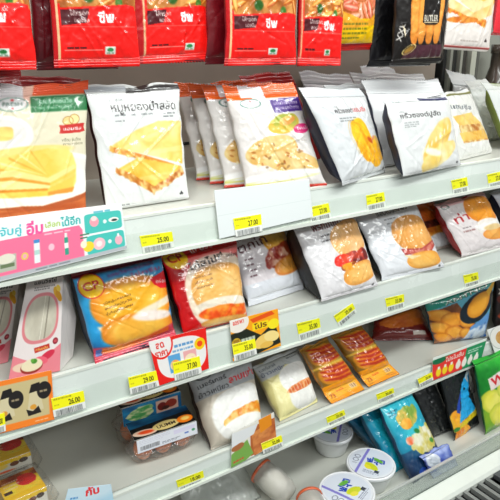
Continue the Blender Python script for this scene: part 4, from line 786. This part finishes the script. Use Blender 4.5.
# ================================================================== BOTTOM DECK
def art_lid(A):
    A.rect(0, 0, 1, 1, '#e9ecf3'); A.ell(.5, .5, .46, .46, '#dfe4ee', soft=.02); A.rect(.27, 0, .33, 1, '#8a84c8'); A.text('ฟรุต', .40, .52, .17, '#2d49a8', .25, .05, w=.40); A.ell(.55, .62, .17, .09, '#c9cf3a', .4, .1); A.ell(.48, .67, .09, .06, '#e2d84a', .4, .1); A.ell(.62, .36, .12, .05, '#6aa84a', .3, .3)
    A.lines(.42, .78, .36, 3, .035, .014, '#5a6078', 4); A.rect(.66, .70, .76, .78, '#3a3c4a'); A.ring(.16, .42, .06, .05, '#8a8e9c', .18); A.ring(.16, .55, .06, .05, '#8a8e9c', .18); A.lines(.12, .64, .12, 2, .03, .014, '#7a7e8c', 6)
def bowl(label, px, r_, rot, tilt=(0, 0), h=.055):
    c = onZ(*px, ZD+h); base = Vector((c.x, c.y, ZD)); rt = root('dessert_bowl', base, label, 'dessert bowl', 'round white dessert bowls with purple banded lids'); org = rt.location
    lathe('bowl', [(.0001, .001), (r_*.70, .001), (r_*.74, .004), (r_*.93, h-.012), (r_*.95, h-.008), (r_*.97, h-.004), (r_*.9, h-.004), (r_*.70, .006), (.0001, .005)], plain('#eef0f2', .3, .4, 0), rt, org, seg=56)
    lid_ = lathe('lid', [(r_*.97, h-.010), (r_*1.02, h-.009), (r_*1.03, h-.002), (r_*.99, h+.001), (r_*.93, h-.001), (r_*.90, h-.003), (.0001, h-.003)], plain('#f1f3f6', .2, .8, 0), rt, org, seg=56)
    n_ = 120; A = Art(n_, n_, '#e9ecf3', 1.); art_lid(A); C = A.out(); g = np.linspace(-1, 1, n_); X, Y = np.meshgrid(g, g); dx = X*np.sqrt(1-Y*Y/2); dy = Y*np.sqrt(1-X*X/2)
    ci = np.clip(((dx+1)/2*(n_-1)).round().astype(int), 0, n_-1); cj = np.clip(((dy+1)/2*(n_-1)).round().astype(int), 0, n_-1); Cc = C[cj, ci]
    co_, si = math.cos(rot), math.sin(rot); R = r_*.93; P0 = np.stack([base.x+(dx*co_+dy*si)*R, base.y+(dx*si-dy*co_)*R, np.full_like(dx, ZD+h+.0005)+.0012*(1-np.minimum(1, dx**2+dy**2))], -1)
    closed_sheet('printed_label', P0, np.array([0, 0, 1.]), Cc, .0006, [film('lid_print', 9, .25, .25, 1.), plain('#e8e8ee', .4, .2, 0)], lid_, org, rings=((1., 1.), (.7, 1.)))
    return rt
bowl('white dessert bowl set back, its rim half hidden under the shelf edge', (332, 430), .050, 2.3)
bowl('white dessert bowl nearest the front, beside the teal packs', (371, 463), .0535, -1.1)
bowl('white dessert bowl lowest in view, cut by the bottom of the photo', (347, 490), .0575, .35)
# bottles with orange rings and clear bags
def bottle(label, a, b, r_):
    ax = b-a; L = ax.length; rt = root('capped_cup', Vector((b.x, b.y, ZD)), label, 'plastic cup', 'clear cups with orange rims lying on the deck'); org = rt.location
    cup_ = lathe('cup', [(.0001, .002), (r_*.86, .002), (r_*.93, .004), (r_*.97, .012), (r_*1.04, L*.4), (r_*.98, L*.8), (r_*.72, L), (.0001, L)], clear('milky_cup', '#f8f6f2', .10, .12, 1., 30, .30, '#f2f0ea'), rt, org, axis=ax, base=a)
    lathe('orange_rim', [(r_*.94, -.001), (r_*1.02, -.001), (r_*1.02, .005), (r_*.94, .005), (r_*.94, -.001)], plain('#e2683c', .35, .5, 0), cup_, org, axis=ax, base=a)
    lathe('contents', [(.0001, .012), (r_*.72, .016), (r_*.86, L*.4), (r_*.74, L*.75), (.0001, L*.85)], plain('#efeee8', .6, .1, .3), rt, org, axis=ax, base=a)
bottle('milky cup with an orange rim, leaning out from under the price strip', onZ(260, 470, ZD+.060), onZ(290, 496, ZD+.034), .029)
bottle('milky cup with an orange rim at the very bottom of the photo', onZ(309, 497, ZD+.048), onZ(326, 545, ZD+.035), .028)
def art_haze(A): A.rect(0, 0, 1, 1, '#dfe4df')
pack('clear_bag', 'crumpled clear bag lying under the price strip beside the milky cups', 'clear bag', quad([(168, 476), (238, 452), (262, 498), (196, 530)], ZD, 62), art_haze, seed=91, tf=.018, tb=.004, seals=(.05, .05), wr=.006, m=M_HAZY, bmat=M_HAZY, res=.6, wf=5)
pack('teal_pack', 'narrow dark teal pack standing directly beside the front dessert bowl', 'noodle pack', quad([(343, 416), (362, 407), (394, 446), (380, 454)], ZD, 40), art_plain('#12648a', '#1c8a9c'), seed=92, tf=.010, tb=.016, back='#0e4c66', seals=(.04, .04), wr=.0015, zig=0, res=.8)
pack('teal_pack', 'teal pack standing between the dark teal pack and the seafood noodle pack', 'noodle pack', quad([(358, 410), (381, 400), (414, 464), (395, 475)], ZD, 40), art_plain('#1a8fae', '#35b0bc'), seed=93, tf=.012, tb=.018, back='#0f5a78', seals=(.04, .04), wr=.0015, zig=0, res=.8)
pack('teal_pack', 'teal pack picturing white seafood and greens above a dark base', 'noodle pack', quad([(378, 406), (410, 389), (446, 464), (414, 486)], ZD, 36), art_d6, seed=94, tf=.014, tb=.016, back='#123a5c', seals=(.04, .04), wr=.0018, zig=0, m=M_CRISP)
def art_d7(A):
    A.rect(0, 0, 1, 1, '#5f74c4'); A.blob(np.ones_like(A.u), '#4a5cb0', '#a9b6e2', 4, 4); A.ell(.25, .28, .22, .26, '#dfe4ee'); A.ell(.25, .28, .14, .16, '#c9cfd8'); A.ell(.6, .7, .4, .2, '#e6e9f4', 0, .4, .7)
pack('blue_pouch', 'small blue and white pouch standing low against the clear fence', 'pouch', quad([(422, 458), (448, 443), (459, 466), (434, 480)], ZD, 20), art_d7, seed=95, tf=.006, tb=.008, back='#3c4c9c', seals=(.06, .06), wr=.0015, zig=0)
pack('dark_bag', 'dark crumpled bag standing in the shade beyond the seafood pack', 'dark bag', shift(quad([(408, 386), (432, 374), (456, 430), (434, 440)], ZD, 22), (0, 0, 0)), art_plain('#2a2c2c', '#141617'), seed=96, tf=.008, tb=.008, back='#121314', seals=(.06, .06), wr=.004, zig=0, m=M_CRISP, res=.8)
for i, (q_, t, c) in enumerate((([(392, 372), (428, 356), (446, 412), (414, 428)], 'dark green black bag added to darken the rear, nearest the teal packs', ('#16201c', '#0a0f0d')),
                               ([(424, 354), (462, 338), (476, 394), (446, 408)], 'black bag added to darken the rear behind the blue beaked pack', ('#121514', '#070808')),
                               ([(464, 342), (510, 322), (520, 374), (482, 390)], 'very dark green bag added to darken the rear behind the pear pack', ('#12241a', '#08120c')))):
    pack('dark_bag', t, 'dark bag', quad(q_, ZD, 8), art_plain(*c), seed=110+i, tf=.012, tb=.016, back='#0c0e0e', seals=(.06, .05), wr=.003, zig=0, m=M_CRISP, res=.6)  # rear bags are added, dark fill for the shade behind the deck packs
pack('black_pack', 'black pack with a blue beaked shape and orange fruit at its base', 'snack pack', quad([(438, 372), (466, 356), (480, 426), (456, 442)], ZD, 20), art_d9, seed=97, tf=.006, tb=.010, back='#101213', seals=(.05, .05), wr=.002, zig=0)
pack('green_pack', 'green pack picturing pale yellow pears under a red word', 'fruit pack', quad([(474, 362), (528, 338), (536, 406), (486, 436)], ZD, 18), art_d10, seed=98, tf=.014, tb=.012, back='#0f5a26', seals=(.05, .05), wr=.0026, zig=0, m=M_CRISP)

# ================================================================== CARDS AND PRICE TAGS ON THE STRIPS
def card(name, label, cat, s, px, art, off=.0022, group=None, **k):
    return sheet(name, label, cat, [lipP(s, x, y, off) for x, y in px], art, group, **k)
def art_promo(A):
    A.rect(0, 0, 1, 1, '#f4f6f6'); A.rect(0, .42, .72, .92, '#f07f9f'); A.poly([(.0, .42), (.2, .36), (.7, .32), (.72, .42)], '#f07f9f'); A.ell(.155, .27, .05, .15, '#38b6b0'); A.text('฿', .13, .34, .12, '#ffffff', 0, .03)
    A.text('จับคู่', .22, .29, .12, '#4cb9c0', 0, .03, w=.125); A.text('อิ่ม', .375, .34, .18, '#ef5f9c', 0, .05, w=.10); A.text('เลือก', .49, .27, .09, '#9cb83a', 0, .02, w=.09); A.text('ได้อีก', .585, .29, .14, '#2aa6a4', 0, .04, w=.125); A.lines(.48, .37, .24, 1, .05, .025, '#f8d8e2', 3)
    A.ell(.86, .33, .125, .19, '#55bdb4', 0, .02, pw=9); A.ell(.865, .75, .125, .19, '#55bdb4', 0, .02, pw=9); A.rect(0,0,0,0,'#ffffff'); A.lines(.80, .10, .16, 1, .05, .04, '#5ab0c0', 6)
    A.ell(.80, .30, .03, .10, '#f2a8b4'); A.ell(.80, .24, .02, .05, '#fbe0dc'); A.ell(.87, .33, .012, .04, '#eaf6f2'); A.ell(.93, .32, .035, .05, '#f4f0ea'); A.ell(.935, .33, .02, .025, '#2c3c3a')
    A.ell(.82, .75, .04, .12, '#f4c6cc'); A.ell(.82, .75, .02, .06, '#f8ecea'); A.ell(.89, .75, .012, .04, '#eaf6f2'); A.ell(.95, .76, .025, .10, '#f0b8c4'); A.rect(.943, .62, .957, .69, '#f4f4f4')
    A.rect(.415, .44, .45, .84, '#eef4f4'); A.rect(.415, .44, .45, .50, '#4f8ec4'); A.rect(.415, .62, .45, .70, '#b9d6d0'); A.ell(.52, .62, .018, .06, '#f8c8d4'); A.ell(.36, .68, .020, .06, '#d9cf5c'); A.ell(.36, .68, .013, .04, '#f2b0bc')
    A.rect(.60, .50, .625, .82, '#3f9a86'); A.rect(.605, .42, .62, .50, '#e6f0ea'); A.rect(.60, .60, .625, .70, '#f0f4f0'); A.rect(.20, .60, .31, .86, '#b9bcae'); A.ell(.255, .66, .05, .08, '#e6e2d2'); A.rect(.22, .74, .30, .80, '#6c7a5c')
    A.ell(.75, .76, .035, .10, '#f0d24a', .3); A.ell(.72, .70, .02, .07, '#f8f2da'); A.lines(.70, .50, .06, 2, .06, .03, '#2c6a4c', 4); A.rect(0, .92, 1, .985, '#b8bcc0'); A.lines(.42, .94, .30, 1, .05, .025, '#7a7e86', 4)
card('promotion_card', 'wide pink and teal promotion card clipped over the uppermost price strip', 'promotion card', 'A', [(-40, 223), (121.5, 203), (127, 249), (-40, 292)], art_promo, off=.0065)
card('blank_card', 'plain white blank card standing on the uppermost price strip', 'blank card', 'A', [(214, 190.5), (309, 179), (313, 217), (219.5, 239)], lambda A: (A.rect(0, 0, 1, 1, '#e8eded'), A.rect(0, .52, 1, .53, '#d6dedd')), off=.0060)
def art_org(A):
    A.rect(0, 0, 1, 1, '#f28a3c'); A.rect(0, .10, .93, .86, '#cdbf94')
    for x in (.18, .62): A.poly([(x+.02, .30), (x+.16, .28), (x+.22, .72), (x-.04, .76)], '#d9cfae'); A.poly([(x+.04, .20), (x+.17, .18), (x+.20, .34), (x, .36)], '#1f1d1c'); A.poly([(x-.05, .66), (x+.05, .72), (x+.14, .64), (x+.18, .78), (x-.02, .80)], '#23201e'); A.ell(x+.06, .64, .05, .05, '#d8a04a')
    for x, y in ((.42, .42), (.86, .36)): A.ell(x, y, .115, .17, '#221f1f'); A.lines(x-.07, y-.01, .13, 1, .1, .04, '#b9a98a', 3)
    A.lines(.70, .92, .2, 1, .02, .02, '#f9d8b4', 4)
card('orange_bordered_card', 'beige card with an orange border and black food boxes', 'promotion card', 'B', [(-12, 384), (51.5, 370), (54.5, 419.5), (-12, 437)], art_org, off=.0060)
def art_redc(A):
    A.rect(0, 0, 1, 1, '#d9261f'); A.ell(.52, .52, .45, .44, '#f4f2f0', 0, .02, pw=2.6); A.rect(.06, .10, .70, .20, '#f4f2f0'); A.ell(.18, .13, .19, .30, '#f6f2f0'); A.ring(.18, .10, .20, .33, '#d9261f', .07)
    A.text('ลด', .10, .20, .14, '#cf2a22', .05, .05, w=.14); A.text('ราคา', .06, .38, .13, '#cf2a22', .05, .05, w=.22); A.lines(.40, .22, .42, 1, .1, .06, '#4a8ac0', 4); A.lines(.36, .33, .48, 1, .1, .05, '#6aa0cc', 6)
    A.rect(.26, .42, .48, .82, '#6aa8d4'); A.blob(A.inell(.37, .66, .09, .12).__lt__(1)*1., '#e8a050', '#f6e0b0', 5, 3); A.rect(.54, .42, .78, .72, '#ecb4b4'); A.blob(A.inell(.66, .60, .10, .10).__lt__(1)*1., '#e88a40', '#f8e6c8', 5, 5); A.ell(.86, .34, .10, .14, '#f2c81e'); A.ell(.86, .34, .05, .07, '#e2531e')
card('red_card', 'red bordered card showing two bun packs, under the red bun pack', 'promotion card', 'B', [(148.6, 342), (205.8, 327.5), (209, 368.5), (159, 386)], art_redc, off=.0060)
def art_yel(A):
    A.rect(0, 0, 1, 1, '#f0a62c'); A.poly([(0, .34), (.32, .30), (.6, .55), (.9, .3), (1, .9), (.5, 1), (0, .9)], '#1c2218'); A.ell(.16, .10, .22, .24, '#f6efe6'); A.text('ลดราคา', .06, .14, .10, '#d22a20', .05, .04, w=.22)
    A.poly([(.40, .10), (.86, .02), (.92, .12), (.46, .20)], '#d9581c'); A.rect(.44, .22, .78, .40, '#f0d42c'); A.text('โปร', .48, .38, .12, '#5a2a12', .05, .04, w=.26); A.ell(.88, .36, .12, .13, '#f2e03a'); A.ell(.10, .58, .09, .12, '#c8a83a'); A.rect(.04, .5, .16, .66, '#9c7a2c')
    A.ell(.64, .72, .20, .16, '#eccb7a', -.3); A.ell(.82, .66, .16, .14, '#f3dd9a', .2); A.ell(.7, .84, .14, .08, '#e3bb62'); A.lines(.2, .52, .4, 1, .1, .07, '#e8f0e0', 4)
card('yellow_card', 'orange and black card picturing pale round buns, below the brown bun pack', 'promotion card', 'B', [(229.6, 321), (277.8, 308.5), (281, 346), (233, 361.5)], art_yel, off=.0060)
def art_cfood(A):
    A.rect(0, 0, 1, 1, '#ece9e0'); A.poly([(.42, .08), (1, .18), (1, 1), (.42, .95)], '#b0673a'); A.blob(A.pmask([(.45, .3), (1, .2), (1, .95), (.5, 1)])*1., '#a85a34', '#d8955c', 6, 4); A.poly([(.62, .0), (.92, .0), (.92, .35), (.65, .42)], '#e0922c'); A.poly([(0, .62), (.35, .40), (.48, .9), (.3, 1), (0, 1)], '#7ea858'); A.ell(.14, .48, .14, .10, '#a8704a'); A.lines(.05, .85, .3, 1, .1, .06, '#c8503a', 3); A.poly([(.0, .0), (.6, .10), (.5, .34), (0, .42)], '#eceeef')
card('food_card', 'small food card with greens and browned meat on the lower strip', 'promotion card', 'C', [(232, 434), (274, 412), (277, 444), (231, 468)], art_cfood, off=.0062)
def art_gr(A):
    A.rect(0, 0, 1, 1, '#2c8a5c'); A.poly([(.0, .2), (.62, .1), (.60, 1), (0, 1)], '#d8413c'); A.rect(0, 0, 1, .12, '#e8efe8'); A.ell(.12, .24, .12, .12, '#1c6a48'); A.text('โปรโมชั่น', .24, .40, .16, '#f4e6dc', .02, .03, w=.34)
    for x in (.12, .24, .36, .50, .62, .74, .86): A.ell(x, .72, .05, .18, ['#f0d23a', '#f4f0e6', '#e88a3a'][int(x*50) % 3], soft=.3); A.rect(x-.02, .48, x+.02, .60, '#f6f2e8')
    A.lines(.66, .26, .28, 2, .1, .05, '#dff0e2', 4)
card('green_red_card', 'green and red promotion card standing up at the lower strip', 'promotion card', 'C', [(433, 358), (487, 338), (480.5, 362), (432, 381)], art_gr, off=.0062)
def art_round(A):
    A.rect(0, 0, 1, 1, '#f2f3f1'); A.ell(.34, .34, .34, .34, '#f6f4ee'); A.ring(.34, .34, .34, .34, '#c9ccc8', .04); A.blob(A.inell(.36, .36, .2, .2).__lt__(1)*1., '#c08a4a', '#ead0a0', 6, 3)
card('white_card', 'white card with a round food picture at the right edge of the lower strip', 'promotion card', 'C', [(487, 330), (520, 318), (524, 350), (498, 362)], art_round, off=.0075)
def art_blue(A):
    A.rect(0, 0, 1, 1, '#bcdcec'); A.ell(.5, .1, .6, .3, '#d6eaf4', soft=.5); A.text('กับ', .42, .26, .20, '#d8272c', .1, .05, w=.30); A.lines(.10, .24, .2, 1, .02, .05, '#4a90c8', 3)
card('blue_card', 'pale blue card with a red Thai word, cut by the bottom of the photo', 'promotion card', 'C', [(68, 489), (111, 484), (116, 514), (58, 530)], art_blue, off=.004)
def art_tag(price, seed):
    def f(A):
        A.rect(0, 0, 1, 1, '#f1f3ee'); A.rect(0, 0, 1, .62, '#f6ee30'); A.lines(.05, .07, .8, 1, .1, .09, '#8a8420', seed, .7); A.text(price, .50, .54, .28, '#2c2a14', 0, .03, w=.36); A.lines(.06, .38, .18, 1, .1, .08, '#b0a828', seed+1, .6)
        A.barcode(.08, .70, .90, .97, '#33363a', seed)
    return f
def ptag(s, px, price, label, off, seed):
    return card('price_tag', label, 'price tag', s, px, art_tag(price, seed), off=off, group='yellow topped price tags', k=3.2)
T = [('A', [(139.5, 236), (172, 231.5), (174.5, 247), (143, 253.5)], '25.00', 'price tag reading 25.00 below the white pack with toast halves', .0012),
     ('A', [(233, 218.5), (261, 214), (262.5, 231), (236, 237)], '27.00', 'price tag stuck on the plain white blank card', .0072),
     ('A', [(308, 207.5), (328.5, 203), (331.5, 218), (311, 223.5)], '27.00', 'price tag just past the far end of the plain white blank card', .0012),
     ('A', [(366, 195.5), (384, 192), (386, 206.5), (367.5, 211)], '27.00', 'price tag below the navy sided croissant pack corner', .0012),
     ('A', [(451, 180.5), (467, 177), (469, 191), (453.5, 195)], '27.00', 'price tag below the toast pack with the olive bar', .0012),
     ('A', [(487, 174.5), (503, 171), (504, 185), (489, 189)], '27.00', 'price tag nearest the photo edge on the uppermost strip', .0012),
     ('B', [(-14, 417.5), (4.5, 412.5), (6, 431), (-12, 437)], '26.00', 'price tag over the orange bordered card at the photo edge', .0072),
     ('B', [(51, 398.5), (83.5, 390.5), (86, 408), (54, 417.5)], '26.00', 'price tag reading 26.00 touching the orange bordered card', .0072),
     ('B', [(128, 377.5), (156, 370.5), (159.5, 386), (130.5, 394.5)], '29.00', 'price tag reading 29.00 beside the red bordered card', .0072),
     ('B', [(172.5, 363), (199.5, 356), (202, 373), (175, 381)], '37.00', 'price tag reading 37.00 stuck on the red bordered card', .0072),
     ('B', [(232, 344.5), (255, 338.5), (257, 354), (234.5, 361.5)], '35.00', 'price tag reading 35.00 stuck on the orange and black card', .0072),
     ('B', [(296.5, 323.5), (319.5, 318), (321.5, 333), (299.5, 341)], '35.00', 'upright price tag just left of the crookedly stuck one', .0012),
     ('B', [(333.5, 316), (352.5, 303), (357, 312), (340, 327)], '35.00', 'price tag stuck on crookedly, tilted up to one side', .0012),
     ('B', [(385, 298.5), (404, 294), (404.5, 306.5), (387.5, 312)], '35.00', 'price tag below the ham hamburger pack', .0012),
     ('B', [(463, 275.5), (478, 272), (479.5, 284), (465.5, 288.5)], '35.00', 'price tag above the potato ball pack', .0012),
     ('C', [(176, 480.5), (203, 470.5), (205, 481.5), (179, 492)], '18.00', 'price tag below the clear egg box on the lower strip', .0012),
     ('C', [(261, 443.5), (281.5, 435), (283.5, 445.5), (263.5, 454)], '32.00', 'price tag beside the small food card', .0072),
     ('C', [(326, 417.5), (344, 409.5), (346.5, 418), (328.5, 426.5)], '20.00', 'price tag above the set back dessert bowl', .0012),
     ('C', [(376, 394.5), (393.5, 387.5), (395, 396), (378.5, 403.5)], '20.00', 'price tag above the teal noodle packs', .0012),
     ('C', [(417.5, 379), (432, 372), (433.5, 380), (420, 387)], '20.00', 'price tag touching the green and red promotion card', .0072)]
for i, (s, px, pr, lb, off) in enumerate(T): ptag(s, px, pr, lb, off, i+2)

# ================================================================== LIGHT
w = bpy.data.worlds.new('world'); SC.world = w; w.use_nodes = True; bg = w.node_tree.nodes['Background']; bg.inputs[0].default_value = (.93, .97, 1, 1); bg.inputs[1].default_value = .12
def area(name, loc, target, sx, sy, e, col=(1, 1, 1)):
    l = bpy.data.lights.new(name, 'AREA'); l.shape = 'RECTANGLE'; l.size = sx; l.size_y = sy; l.energy = e; l.color = col
    o = bpy.data.objects.new(name, l); COL.objects.link(o); o.location = loc; d = Vector(target)-Vector(loc); o.rotation_euler = d.to_track_quat('-Z', 'Y').to_euler(); return o
area('aisle_fluorescent', (.6, -.95, 2.55), (.7, .1, 1.1), 3.2, .16, 31, (.97, 1, .97))
area('aisle_fluorescent', (.9, -2.3, 2.6), (.7, .1, 1.0), 3.6, .2, 26, (.97, 1, .98))
area('case_lamp', (.8, -.03, CZ+.50), (.8, .08, CZ-.3), 2.3, .04, 2.8, (1, .99, .95))
vs = SC.view_settings; vs.view_transform = 'Standard'; vs.look = 'None'; vs.exposure = 0.28; vs.gamma = 1; vs.use_curve_mapping = False
SC.cycles.use_denoising = True; SC.cycles.transparent_max_bounces = 16
